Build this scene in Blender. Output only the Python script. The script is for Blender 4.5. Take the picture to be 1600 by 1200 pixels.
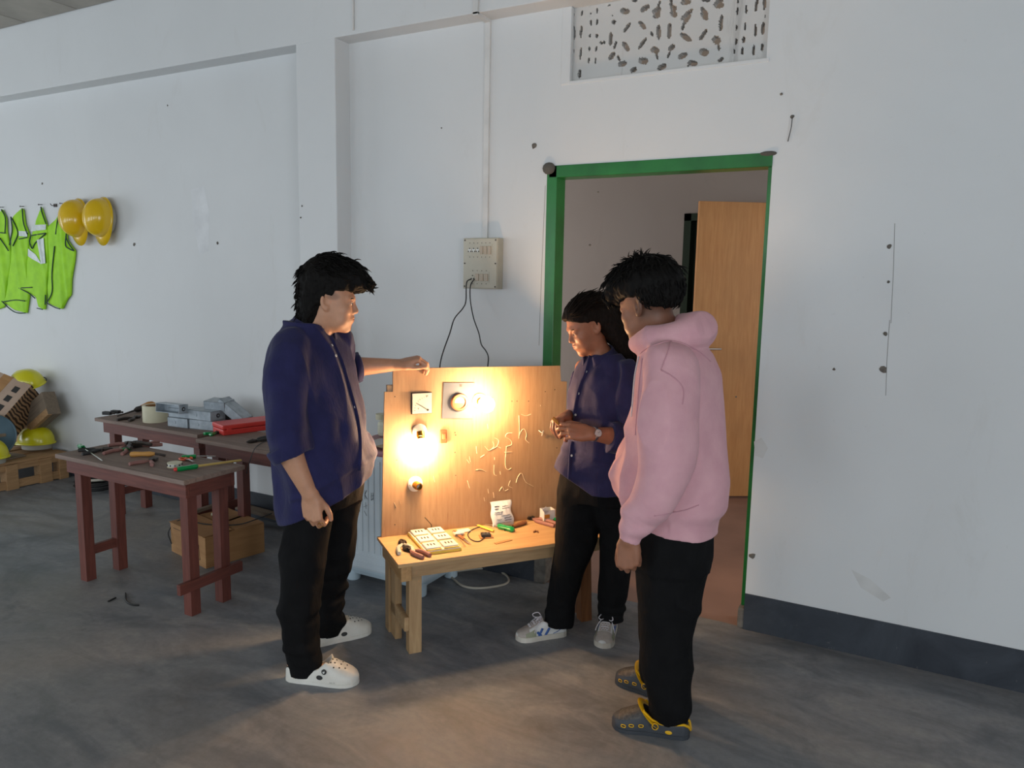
import bpy, bmesh, math, random
import numpy as np
from mathutils import Vector, Matrix, Euler
PI = math.pi
SC = bpy.context.scene
COL = SC.collection
for _o in list(bpy.data.objects): bpy.data.objects.remove(_o)

# ------------------------------------------------------------------ camera
FPX, PITCH, YAW, ROLL, EYE = 1180.0, math.radians(7.82675), math.radians(28.3504), math.radians(1.05339), 1.6
FW = np.array([-math.sin(YAW)*math.cos(PITCH), math.cos(YAW)*math.cos(PITCH), -math.sin(PITCH)])
_r = np.array([math.cos(YAW), math.sin(YAW), 0.0]); _u = np.cross(_r, FW)
RT = math.cos(ROLL)*_r + math.sin(ROLL)*_u
UP = -math.sin(ROLL)*_r + math.cos(ROLL)*_u
EYEP = np.array([0, 0, EYE])
cam = bpy.data.cameras.new('camera'); camo = bpy.data.objects.new('camera', cam); COL.objects.link(camo)
cam.sensor_width = 36; cam.lens = FPX/1600*36; cam.clip_start = .05
camo.matrix_world = Matrix(((RT[0], UP[0], -FW[0], 0), (RT[1], UP[1], -FW[1], 0), (RT[2], UP[2], -FW[2], EYE), (0, 0, 0, 1)))
SC.camera = camo

# ------------------------------------------------------------------ light and exposure
SC.view_settings.view_transform = 'Standard'; SC.view_settings.look = 'None'
SC.view_settings.gamma = 1; SC.view_settings.use_curve_mapping = False
SC.view_settings.exposure = 0.0
SC.cycles.use_denoising = True
SC.cycles.max_bounces = 10; SC.cycles.diffuse_bounces = 5
wd = bpy.data.worlds.new('sky'); SC.world = wd; wd.use_nodes = True
wd.node_tree.nodes['Background'].inputs[0].default_value = (.74, .85, 1, 1)
wd.node_tree.nodes['Background'].inputs[1].default_value = 1.0
def opening_light(name, loc, rot, w, h, power, col=(.87, .945, 1.0)):
    l = bpy.data.lights.new(name, 'AREA'); l.shape = 'RECTANGLE'; l.size = w; l.size_y = h; l.energy = power; l.color = col
    o = bpy.data.objects.new(name, l); COL.objects.link(o); o.location = loc; o.rotation_euler = rot
    return o
REAR_Y, LEFT_X, RIGHT_X, WALL_Y, BEAM_Y, CEIL_Z = -4.0, -10.0, 3.4, 3.48, 3.36, 3.37
REAR_WINDOWS = [(-8.4, 1.9), (-5.4, 1.9), (-2.4, 1.9), (.8, 1.9)]
for _x, _w in REAR_WINDOWS:
    opening_light('daylight_or_fill', (_x, REAR_Y+.02, 1.55), (PI/2, 0, 0), _w-.1, 1.5, 44)
opening_light('daylight_or_fill', (LEFT_X+.02, .2, 1.3), (PI/2, 0, -PI/2), 2.9, 2.4, 80)
opening_light('daylight_or_fill', (RIGHT_X-.02, -1.2, 1.2), (PI/2, 0, PI/2), 2.3, 2.2, 90)
opening_light('daylight_or_fill', (-4.98, 4.8, 1.5), (PI/2, 0, -PI/2), 1.3, 1.3, 40, (1, .91, .84))  # fill lamp added to brighten the inner room from the left
opening_light('daylight_or_fill', (2.18, 4.8, 1.5), (PI/2, 0, PI/2), 1.3, 1.3, 26, (1, .93, .86))  # fill lamp added so the open door leaf is lit from the right
BULB_EMISSION, BULB_COLOR = 275.0, (1.0, .63, .33)

# ------------------------------------------------------------------ where a sight line meets a level, a wall, a plane
def _ray(u, v): return FW + RT*(u-800)/FPX + UP*(600-v)/FPX
def at_z(u, v, z=0.0):
    d = _ray(u, v); return Vector(EYEP + d*(z-EYE)/d[2])
def at_y(u, v, y):
    d = _ray(u, v); return Vector(EYEP + d*y/d[1])
def at_plane(P, n, u, v):
    d = _ray(u, v); P = np.array(P, float); n = np.array(n, float)
    return Vector(EYEP + d*(((P-EYEP)@n)/(d@n)))

# ------------------------------------------------------------------ materials
def _nodes(name):
    m = bpy.data.materials.new(name); m.use_nodes = True
    t = m.node_tree; b = t.nodes['Principled BSDF']
    return m, t, b
def N(t, kind, **kw):
    n = t.nodes.new(kind)
    for k, v in kw.items(): setattr(n, k, v)
    return n
def S(*cs): # sRGB 0..255 -> linear
    return tuple((c/255/12.92 if c <= 10 else ((c/255+.055)/1.055)**2.4) for c in cs)
def mapped(t, stretch, coord='Object'):
    c = N(t, 'ShaderNodeTexCoord'); mp = N(t, 'ShaderNodeMapping'); mp.inputs['Scale'].default_value = stretch
    t.links.new(c.outputs[coord], mp.inputs[0]); return mp.outputs[0]
def noise(t, vec, scale, detail=4, rough=.55, dist=0):
    n = N(t, 'ShaderNodeTexNoise'); n.inputs['Scale'].default_value = scale; n.inputs['Detail'].default_value = detail
    n.inputs['Roughness'].default_value = rough; n.inputs['Distortion'].default_value = dist
    t.links.new(vec, n.inputs['Vector']); return n.outputs['Fac']
def ramp(t, fac, stops):
    r = N(t, 'ShaderNodeValToRGB'); e = r.color_ramp.elements
    while len(e) < len(stops): e.new(.5)
    for i, (p, c) in enumerate(stops): e[i].position = p; e[i].color = tuple(c)+(1,) if len(c) == 3 else c
    t.links.new(fac, r.inputs[0]); return r.outputs[0]
def mixc(t, fac, a, b, mode='MIX'):
    m = N(t, 'ShaderNodeMix', data_type='RGBA', blend_type=mode)
    for sock, val in ((m.inputs['Factor'], fac), (m.inputs['A'], a), (m.inputs['B'], b)):
        if hasattr(val, 'is_linked'): t.links.new(val, sock)
        else: sock.default_value = (val if isinstance(val, (int, float)) else tuple(val)+(1,)*(4-len(val)))
    return m.outputs['Result']
def add_bump(t, b, fac, strength, dist=.002, prev=None):
    n = N(t, 'ShaderNodeBump'); n.inputs['Strength'].default_value = strength; n.inputs['Distance'].default_value = dist
    t.links.new(fac, n.inputs['Height'])
    if prev: t.links.new(prev, n.inputs['Normal'])
    t.links.new(n.outputs[0], b.inputs['Normal']); return n.outputs[0]
def mat(name, base, rough=.55, metal=0, base2=None, vscale=6, stretch=(1, 1, 1), lo=.35, hi=.7, bump=.0, bscale=80, bdist=.001, spec=None, sss=0, coat=0, bstretch=None):
    m, t, b = _nodes(name)
    if base2 is None: base2 = tuple(c*.82 for c in base)
    v = mapped(t, stretch)
    c = ramp(t, noise(t, v, vscale), [(lo, base), (hi, base2)])
    t.links.new(c, b.inputs['Base Color'])
    b.inputs['Roughness'].default_value = rough; b.inputs['Metallic'].default_value = metal
    if spec is not None: b.inputs['Specular IOR Level'].default_value = spec
    if coat: b.inputs['Coat Weight'].default_value = coat; b.inputs['Coat Roughness'].default_value = .15
    if sss:
        b.inputs['Subsurface Weight'].default_value = sss; b.inputs['Subsurface Radius'].default_value = (.01, .004, .002)
    if bump: add_bump(t, b, noise(t, mapped(t, bstretch or stretch), bscale), bump, bdist)
    return m
def wood(name, a, b2, scale=5, axis=0, rough=.6, bump=.25):
    st = [14, 14, 14]; st[axis] = 1.2
    m, t, b = _nodes(name); v = mapped(t, tuple(st))
    n1 = noise(t, v, scale, 5, .6, .6); n2 = noise(t, mapped(t, (1, 1, 1)), 2.5, 3)
    c = ramp(t, n1, [(.30, a), (.72, b2)])
    c = mixc(t, ramp(t, n2, [(.4, (0, 0, 0)), (.75, (.45, .45, .45))]), c, tuple(x*.6 for x in a))
    t.links.new(c, b.inputs['Base Color']); b.inputs['Roughness'].default_value = rough
    add_bump(t, b, n1, bump, .0015); return m
def glow(name, col, strength):
    m, t, b = _nodes(name); b.inputs['Emission Color'].default_value = tuple(col)+(1,); b.inputs['Emission Strength'].default_value = strength
    b.inputs['Base Color'].default_value = (1, .9, .7, 1); return m

# ------------------------------------------------------------------ mesh building
class MB:
    """Collects shapes; build() links them as ONE mesh object."""
    def __init__(s): s.v = []; s.f = []; s.mi = []; s.cur = 0
    def add(s, vs, fs, M=None):
        o = len(s.v)
        s.v += [tuple(M @ Vector(p)) if M is not None else tuple(p) for p in vs]
        s.f += [tuple(i+o for i in f) for f in fs]; s.mi += [s.cur]*len(fs); return s
    def box(s, lo, hi, M=None, bev=0):
        x0, y0, z0 = lo; x1, y1, z1 = hi
        if bev <= 0:
            v = [(x0, y0, z0), (x1, y0, z0), (x1, y1, z0), (x0, y1, z0), (x0, y0, z1), (x1, y0, z1), (x1, y1, z1), (x0, y1, z1)]
            return s.add(v, [(3, 2, 1, 0), (4, 5, 6, 7), (0, 1, 5, 4), (1, 2, 6, 5), (2, 3, 7, 6), (3, 0, 4, 7)], M)
        bm = bmesh.new(); bmesh.ops.create_cube(bm, size=1)
        for q in bm.verts: q.co = ((x0+x1)/2+q.co.x*(x1-x0), (y0+y1)/2+q.co.y*(y1-y0), (z0+z1)/2+q.co.z*(z1-z0))
        bmesh.ops.bevel(bm, geom=list(bm.edges), offset=bev, segments=2, profile=.6, affect='EDGES')
        bm.verts.index_update(); s.add([q.co.copy() for q in bm.verts], [tuple(q.index for q in f.verts) for f in bm.faces], M); bm.free(); return s
    def lathe(s, prof, M=None, n=24, cap=True):
        vs = []; fs = []
        for r, z in prof:
            for k in range(n): vs.append((r*math.cos(2*PI*k/n), r*math.sin(2*PI*k/n), z))
        for i in range(len(prof)-1):
            for k in range(n): fs.append((i*n+k, i*n+(k+1) % n, (i+1)*n+(k+1) % n, (i+1)*n+k))
        if cap:
            fs.append(tuple(range(n))[::-1]); fs.append(tuple((len(prof)-1)*n+k for k in range(n)))
        return s.add(vs, fs, M)
    def tube(s, pts, r, n=8, M=None, cap=True, flat=1.0, ref=None):
        pts = [Vector(p) for p in pts]; rs = r if isinstance(r, (list, tuple)) else [r]*len(pts)
        vs = []; fs = []; ref0 = Vector(ref) if ref else Vector((.13, .27, .95))
        for i, p in enumerate(pts):
            d = (pts[min(i+1, len(pts)-1)]-pts[max(i-1, 0)]).normalized()
            a = ref0.cross(d)
            if a.length < 1e-4: a = Vector((1, 0, 0)).cross(d)
            a.normalize(); b = d.cross(a)
            if not ref: ref0 = b
            for k in range(n): vs.append(p+a*rs[i]*math.cos(2*PI*k/n)+b*rs[i]*flat*math.sin(2*PI*k/n))
        for i in range(len(pts)-1):
            for k in range(n): fs.append((i*n+k, i*n+(k+1) % n, (i+1)*n+(k+1) % n, (i+1)*n+k))
        if cap:
            fs.append(tuple(range(n))[::-1]); fs.append(tuple((len(pts)-1)*n+k for k in range(n)))
        return s.add(vs, fs, M)
    def prism(s, outline, z0, z1, M=None):
        n = len(outline); vs = [(x, y, z0) for x, y in outline]+[(x, y, z1) for x, y in outline]
        return s.add(vs, [tuple(range(n))[::-1], tuple(range(n, 2*n))]+[(i, (i+1) % n, n+(i+1) % n, n+i) for i in range(n)], M)
    def grid(s, P, M=None, closed=False):
        r = len(P); c = len(P[0]); vs = [q for row in P for q in row]
        fs = [(i*c+j, i*c+(j+1) % c, (i+1)*c+(j+1) % c, (i+1)*c+j) for i in range(r-1) for j in range(c if closed else c-1)]
        return s.add(vs, fs, M)
    def ball(s, c, r, M=None, n=12, sc=(1, 1, 1)):
        P = [(max(1e-4, math.sin(PI*i/n))*r, -math.cos(PI*i/n)*r) for i in range(n+1)]
        T = Matrix.Translation(c) @ Matrix.Diagonal((sc[0], sc[1], sc[2], 1))
        return s.lathe(P, (M @ T) if M is not None else T, n=n*2, cap=False)
    def build(s, name, m, parent=None, smooth=False, loc=None, rot=None):
        me = bpy.data.meshes.new(name); me.from_pydata(s.v, [], s.f)
        for x in (m if isinstance(m, (list, tuple)) else [m]): me.materials.append(x)
        if isinstance(m, (list, tuple)): me.polygons.foreach_set('material_index', s.mi)
        me.update()
        bm = bmesh.new(); bm.from_mesh(me); bmesh.ops.recalc_face_normals(bm, faces=bm.faces); bm.to_mesh(me); bm.free()
        if smooth:
            me.polygons.foreach_set('use_smooth', [True]*len(me.polygons))
            if smooth != 'all':
                try: me.set_sharp_from_angle(angle=math.radians(40))
                except Exception: pass
        o = bpy.data.objects.new(name, me); COL.objects.link(o)
        if parent is not None: o.parent = parent
        if loc is not None: o.location = loc
        if rot is not None: o.rotation_euler = rot
        return o
def tag(o, label, cat, group=None):
    o['label'] = label; o['category'] = cat
    if group: o['group'] = group
    return o
def thing(name, label, cat, loc=(0, 0, 0), rot=(0, 0, 0), group=None):
    o = bpy.data.objects.new(name, None); COL.objects.link(o); o.empty_display_size = .05
    o.location = loc; o.rotation_euler = rot if hasattr(rot, '__len__') else (0, 0, rot)
    return tag(o, label, cat, group)
def structure(o): o['kind'] = 'structure'; return o
def dup(o, loc=None, rot=None, label=None):
    def cp(x, par):
        c = x.copy(); COL.objects.link(c)
        if par is not None: c.parent = par
        for ch in [q for q in COL.objects if q.parent is x]: cp(ch, c)
        return c
    c = cp(o, None)
    if loc is not None: c.location = loc
    if rot is not None: c.rotation_euler = rot
    if label: c['label'] = label
    return c
def T(*p): return Matrix.Translation(Vector(p if len(p) == 3 else p[0]))
def R(ax, deg): return Matrix.Rotation(math.radians(deg), 4, ax)
def along(p, q): # frame with z from p to q
    d = Vector(q)-Vector(p); return T(Vector(p)) @ d.to_track_quat('Z', 'Y').to_matrix().to_4x4()
def spline(pts, n=6):
    P = [Vector(p) for p in pts]; P = [P[0]*2-P[1]]+P+[P[-1]*2-P[-2]]; out = []
    for i in range(1, len(P)-2):
        for k in range(n):
            t = k/n; a, b, c, d = P[i-1:i+3]
            out.append(.5*((2*b)+(c-a)*t+(2*a-5*b+4*c-d)*t*t+(3*b-a-3*c+d)*t**3))
    out.append(P[-2]); return out
rnd = random.Random(7)

# ------------------------------------------------------------------ setting materials
def wall_mat(name, base, stain, amt=.5):
    m, t, b = _nodes(name); v = mapped(t, (1, 1, 1), 'Object')
    n1 = noise(t, v, .9, 5, .6, .4); n2 = noise(t, mapped(t, (1.6, 1.6, .5)), 3.0, 6, .7, .8); n3 = noise(t, v, 45, 3)
    c = ramp(t, n1, [(.3, base), (.75, tuple(x*.93 for x in base))])
    c = mixc(t, ramp(t, n2, [(.60, (0, 0, 0)), (.80, (amt,)*3)]), c, stain)
    c = mixc(t, ramp(t, n3, [(.70, (0, 0, 0)), (.80, (.12,)*3)]), c, (.35, .34, .32))
    t.links.new(c, b.inputs['Base Color']); b.inputs['Roughness'].default_value = .62
    p = add_bump(t, b, noise(t, v, 7, 4), .22, .006); add_bump(t, b, noise(t, v, 160, 2), .12, .001, p); return m
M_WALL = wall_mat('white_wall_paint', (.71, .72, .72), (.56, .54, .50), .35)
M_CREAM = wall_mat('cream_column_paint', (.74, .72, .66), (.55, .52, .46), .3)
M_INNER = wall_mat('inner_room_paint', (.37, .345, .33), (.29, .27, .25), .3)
M_JALI = wall_mat('lattice_paint', (.60, .59, .57), (.16, .15, .14), .9)
def floor_mat():
    m, t, b = _nodes('worn_concrete')
    v = mapped(t, (1, 1, 1)); vs = mapped(t, (.8, 2.2, 1))
    n1 = noise(t, v, .55, 5, .6, .5); n2 = noise(t, vs, 2.6, 7, .68, 1.2); n3 = noise(t, v, 30, 5, .7); n4 = noise(t, mapped(t, (1, 1.3, 1)), 1.3, 6, .65, 2.0)
    c = ramp(t, n2, [(.30, S(98, 103, 110)), (.52, S(131, 134, 139)), (.75, S(160, 160, 158))])
    c = mixc(t, ramp(t, n1, [(.46, (0, 0, 0)), (.72, (.6,)*3)]), c, S(150, 138, 122))
    c = mixc(t, ramp(t, n4, [(.52, (0, 0, 0)), (.70, (.65,)*3)]), c, S(84, 89, 96))
    c = mixc(t, ramp(t, n3, [(.35, (.25,)*3), (.65, (0, 0, 0))]), c, S(86, 85, 84))
    t.links.new(c, b.inputs['Base Color'])
    t.links.new(ramp(t, n2, [(.3, (.42,)*3), (.7, (.70,)*3)]), b.inputs['Roughness'])
    p = add_bump(t, b, n3, .15, .002); add_bump(t, b, n2, .12, .006, p); return m
M_FLOOR = floor_mat()
M_FLOOR2 = mat('warm_bounce_floor', S(158, 124, 110), .55, base2=S(134, 106, 96), vscale=1.8, bump=.1)  # warm bounced light is put into the base colour as red-brown
M_CEIL = mat('ceiling_board', S(176, 170, 160), .8, base2=S(150, 145, 136), vscale=3, bump=.1)
M_GAP = mat('ceiling_gap', S(70, 66, 60), .9)
def skirt_mat():
    m, t, b = _nodes('dark_skirting_paint'); v = mapped(t, (1, 1, 1))
    c = ramp(t, noise(t, v, 3.5, 6, .65, 1), [(.3, S(38, 43, 52)), (.72, S(66, 72, 80))])
    c = mixc(t, ramp(t, noise(t, v, 8, 7, .75, 1.5), [(.63, (0, 0, 0)), (.70, (.7,)*3)]), c, S(130, 128, 124))
    t.links.new(c, b.inputs['Base Color']); b.inputs['Roughness'].default_value = .45; add_bump(t, b, noise(t, v, 30), .2, .002); return m
M_SKIRT = skirt_mat()
M_GREEN = mat('green_gloss_paint', S(30, 120, 50), .32, base2=S(18, 92, 38), vscale=5, bump=.15, bscale=40)
M_DKGREEN = mat('dark_green_paint', S(14, 44, 24), .4)
M_DOORWOOD = wood('orange_brown_door_ply', S(214, 160, 102), S(196, 138, 82), 3, 2, .5, .1)
M_STEEL = mat('brushed_steel', (.62, .62, .62), .3, 1, bump=.05)
M_CEMENT = mat('grey_cement', S(120, 114, 106), .9, base2=S(84, 80, 74), vscale=20, bump=.8, bscale=60, bdist=.004)
M_DARK = mat('black_matt', (.012, .012, .013), .6)
M_PVC = mat('white_conduit_pvc', (.72, .71, .69), .45)
M_CRACK = mat('hairline_crack', S(150, 148, 144), .9)

# ------------------------------------------------------------------ setting
DX0, DX1, DZ = -1.700, -.622, 2.165          # doorway in the back wall
VX0, VX1, VZ0, VZ1 = -1.592, -.674, 2.556, 2.90
BT = WALL_Y+.14
o = structure(MB().box((LEFT_X-.2, REAR_Y-.2, -.1), (RIGHT_X+.2, WALL_Y+.02, 0)).build('floor', M_FLOOR))
o = structure(MB().box((-6, WALL_Y+.02, -.1), (2.5, 6.2, -.002)).build('floor_inner', M_FLOOR2)); o.name = 'floor_inner_room'
w = MB()
w.box((LEFT_X, WALL_Y, 0), (DX0, BT, 2.95)).box((DX1, WALL_Y, 0), (RIGHT_X, BT, 2.95))
w.box((DX0, WALL_Y, DZ), (DX1, BT, VZ0)).box((DX0, WALL_Y, VZ0), (VX0, BT, 2.95)).box((VX1, WALL_Y, VZ0), (DX1, BT, 2.95))
WB = structure(w.build('wall_back', M_WALL))
structure(MB().box((LEFT_X, BEAM_Y, 2.90), (RIGHT_X, BT, CEIL_Z+.05), bev=.004).build('trim_1', M_WALL))
c0 = MB().box((-3.246, BEAM_Y, 0), (-2.958, WALL_Y+.01, 2.905), bev=.006)
structure(c0.build('trim_2', M_WALL))
# skirting band
sk = MB()
for x0, x1 in ((LEFT_X, -3.25), (-2.955, DX0-.02), (DX1, RIGHT_X)): sk.box((x0, WALL_Y-.006, 0), (x1, WALL_Y+.01, .175))
sk.box((-3.25, BEAM_Y-.006, 0), (-2.953, BEAM_Y+.05, .175))
structure(sk.build('baseboard_back', M_SKIRT))
# chipped upper edge of the skirting and old drill holes in the wall: lumps of bare plaster
def chip(x, z, r, m=M_CEMENT, y=WALL_Y, sx=1.0, sz=1.0):
    b = MB(); P = [(x+r*sx*(1+rnd.uniform(-.3, .3))*math.cos(a), y-.001-.001*rnd.random(), z+r*sz*(1+rnd.uniform(-.3, .3))*math.sin(a)) for a in [2*PI*k/9 for k in range(9)]]
    b.add(P+[(x, y-.005, z)], [(i, (i+1) % 9, 9) for i in range(9)]); return b.build('plaster_chip', m, WB)
for x, z, r in [(-1.775, 2.27, .016), (-.553, 2.308, .008), (-.141, 1.764, .009), (-.128, 1.408, .009), (-.134, 1.62, .006), (-.315, 1.248, .006), (-.126, 1.259, .014), (-.603, 2.404, .006), (-.60, .36, .014)]:
    chip(x, z, r)
for u, v, r in [(66, 287, .009), (210, 382, .012), (340, 380, .010), (470, 340, .006), (472, 322, .006), (922, 383, .006), (262, 165, .006), (935, 300, .004), (690, 200, .004), (1150, 620, .004)]:
    p = at_y(u, v, BEAM_Y if 462 < u < 522 else WALL_Y); chip(p.x, p.z, r, y=BEAM_Y if 462 < u < 522 else WALL_Y)
b = MB()  # wire stub, scratches by the removed fittings
b.tube([at_y(1238, 184, 3.47), at_y(1236, 200, 3.468), at_y(1231, 221, 3.475)], .0018, 5); b.build('wire_stub', M_DARK, WB)
for q in [((1398, 349), (1396, 420), (1392, 505)), ((1390, 500), (1386, 560), (1384, 618)), ((852, 290), (846, 430), (842, 540))]:
    MB().tube([at_y(u, v, WALL_Y-.0003) for u, v in q], .0011, 5).build('plaster_crack', M_CRACK, WB)
q = [at_y(u, v, WALL_Y-.0004) for u, v in ((298, 296), (318, 291), (327, 330), (326, 392), (312, 398), (302, 350))]
MB().add(q, [(0, 1, 2, 3, 4, 5)]).build('paint_patch', mat('fresh_paint_patch', (.78, .79, .80), .6), WB)
for px in ([(1178, 690), (1190, 684), (1200, 700), (1192, 716), (1180, 712)], [(1330, 890), (1360, 905), (1392, 934), (1380, 940), (1345, 918)]):
    MB().add([at_y(u, v, WALL_Y-.0004) for u, v in px], [tuple(range(len(px)))]).build('scuff_mark', mat('scuffed_paint', (.665, .665, .65), .7), WB)
# other walls, with real openings where the daylight comes in
w = MB(); xs = LEFT_X
for x, ww in REAR_WINDOWS:
    w.box((xs, REAR_Y-.2, 0), (x-ww/2, REAR_Y, CEIL_Z)); w.box((x-ww/2, REAR_Y-.2, 0), (x+ww/2, REAR_Y, .75)); w.box((x-ww/2, REAR_Y-.2, 2.35), (x+ww/2, REAR_Y, CEIL_Z)); xs = x+ww/2
w.box((xs, REAR_Y-.2, 0), (RIGHT_X, REAR_Y, CEIL_Z)); structure(w.build('wall_front', M_WALL))
for i, (x, ww) in enumerate(REAR_WINDOWS):
    f = MB()
    for k in range(4):
        xx = x-ww/2+ww*k/3; f.box((xx-.025, REAR_Y-.12, .75), (xx+.025, REAR_Y-.06, 2.35))
    for z in (.775, 2.325): f.box((x-ww/2, REAR_Y-.12, z-.025), (x+ww/2, REAR_Y-.06, z+.025))
    structure(f.build('window_%d' % (i+2), M_GREEN))
structure(MB().box((LEFT_X-.2, REAR_Y, 0), (LEFT_X, -1.3, CEIL_Z)).box((LEFT_X-.2, 1.7, 0), (LEFT_X, BT, CEIL_Z)).box((LEFT_X-.2, -1.3, 2.6), (LEFT_X, 1.7, CEIL_Z)).build('wall_left', M_WALL))
structure(MB().box((RIGHT_X, REAR_Y, 0), (RIGHT_X+.2, -2.4, CEIL_Z)).box((RIGHT_X, 0, 0), (RIGHT_X+.2, BT, CEIL_Z)).box((RIGHT_X, -2.4, 2.4), (RIGHT_X+.2, 0, CEIL_Z)).build('wall_right', M_WALL))
ce = structure(MB().box((LEFT_X-.2, REAR_Y-.2, CEIL_Z+.02), (RIGHT_X+.2, BT, CEIL_Z+.1)).build('ceiling', M_GAP))
pan = MB().box((-.301, -.301, 0), (.301, .301, .018), bev=.003).build('ceiling_panel', M_CEIL, ce)
pan.location = (-5.52, 3.05, CEIL_Z)
for i in range(-7, 14):
    for j in range(-7, 1):
        if (i, j) != (0, 0):
            q = pan.copy(); COL.objects.link(q); q.location = (-5.52+.612*i, 3.05+.612*j, CEIL_Z+rnd.uniform(-.0015, .0015))
ce.data = ce.data
# the room behind the doorway
FARY = 5.95
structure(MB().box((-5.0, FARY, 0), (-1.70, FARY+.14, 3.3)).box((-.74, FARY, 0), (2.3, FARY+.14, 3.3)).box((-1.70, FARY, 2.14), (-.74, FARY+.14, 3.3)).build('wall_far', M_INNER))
structure(MB().box((-5.14, BT, 0), (-5.0, FARY+.1, .8)).box((-5.14, BT, 2.2), (-5.0, FARY+.1, 3.3)).box((-5.14, BT, .8), (-5.0, 4.1, 2.2)).box((-5.14, 5.5, .8), (-5.0, FARY+.1, 2.2)).build('wall_inner_left', M_INNER))  # unseen opening added for the left fill lamp
structure(MB().box((2.2, BT, 0), (2.34, FARY+.1, .8)).box((2.2, BT, 2.2), (2.34, FARY+.1, 3.3)).box((2.2, BT, .8), (2.34, 4.1, 2.2)).box((2.2, 5.5, .8), (2.34, FARY+.1, 2.2)).build('wall_inner_right', M_INNER))  # unseen opening added for the right fill lamp
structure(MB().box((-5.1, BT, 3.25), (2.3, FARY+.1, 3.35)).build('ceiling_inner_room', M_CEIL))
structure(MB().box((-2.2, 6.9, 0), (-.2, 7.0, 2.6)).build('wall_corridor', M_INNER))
# green frame of the near doorway
fr = thing('door_1', 'doorway', 'door'); del fr['label']; del fr['category']; fr['kind'] = 'structure'
FY0, FY1 = WALL_Y-.004, WALL_Y+.10
MB().box((DX0, FY0, .16), (DX0+.055, FY1, DZ), bev=.003).build('jamb', M_GREEN, fr)
MB().box((DX1-.022, FY0+.035, .10), (DX1, FY1, DZ-.02), bev=.003).build('jamb', M_GREEN, fr)
MB().box((DX0+.01, FY0, DZ-.058), (DX1, FY1, DZ), bev=.003).build('frame_head', M_GREEN, fr)
b = MB(); b.ball((0, 0, 0), 1, n=6); cm = b.build('cement_patch', M_CEMENT, fr, 'all'); cm.scale = (.035, .02, .03); cm.location = (DX0+.01, FY0, DZ-.012)
cm = cm.copy(); COL.objects.link(cm); cm.scale = (.04, .02, .012); cm.location = (DX1-.02, FY0+.01, DZ-.004)
b = MB().box((DX0-.02, WALL_Y-.012, 0), (DX0+.05, FY1, .17), bev=.01); b.build('bare_plaster', M_CEMENT, fr)
b = MB().box((DX1-.03, FY0, 0), (DX1+.004, FY1, .10), bev=.012); b.build('bare_plaster', M_CEMENT, fr)
# the far doorway with its open leaf
f2 = thing('door_2', 'x', 'x'); del f2['label']; del f2['category']; f2['kind'] = 'structure'
MB().box((-1.70, FARY-.012, 0), (-1.645, FARY+.12, 2.14)).build('jamb', M_DKGREEN, f2)
MB().box((-.795, FARY-.012, 0), (-.74, FARY+.12, 2.14)).build('jamb', M_DKGREEN, f2)
MB().box((-1.70, FARY-.012, 2.085), (-.74, FARY+.12, 2.14)).build('frame_head', M_DKGREEN, f2)
MB().box((-1.72, FARY+.13, 0), (-.70, FARY+.16, 2.2)).build('shade_sheet', M_DKGREEN, f2)  # dark sheet closing the doorway, its colour stands in for shade inside
L0 = at_plane((-1.38, 5.55, 0), FW*np.array([1, 1, 0]), 1083, 500); hx = Vector((-.80, 5.93, 0)); dv = Vector((L0.x-hx.x, L0.y-hx.y, 0)); LW = dv.length
leaf = MB().box((0, -.018, .012), (LW, .018, 2.185), bev=.003).build('door_leaf', M_DOORWOOD, f2)
leaf.location = hx; leaf.rotation_euler = (0, 0, math.atan2(dv.y, dv.x))
hm = MB().box((LW-.10, .018, 1.0), (LW-.055, .024, 1.20), bev=.003).tube([(LW-.078, .02, 1.13), (LW-.078, .065, 1.13)], .009).tube([(LW-.078, .062, 1.13), (LW-.20, .062, 1.13)], .008).build('handle', M_STEEL, leaf, True)
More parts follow.
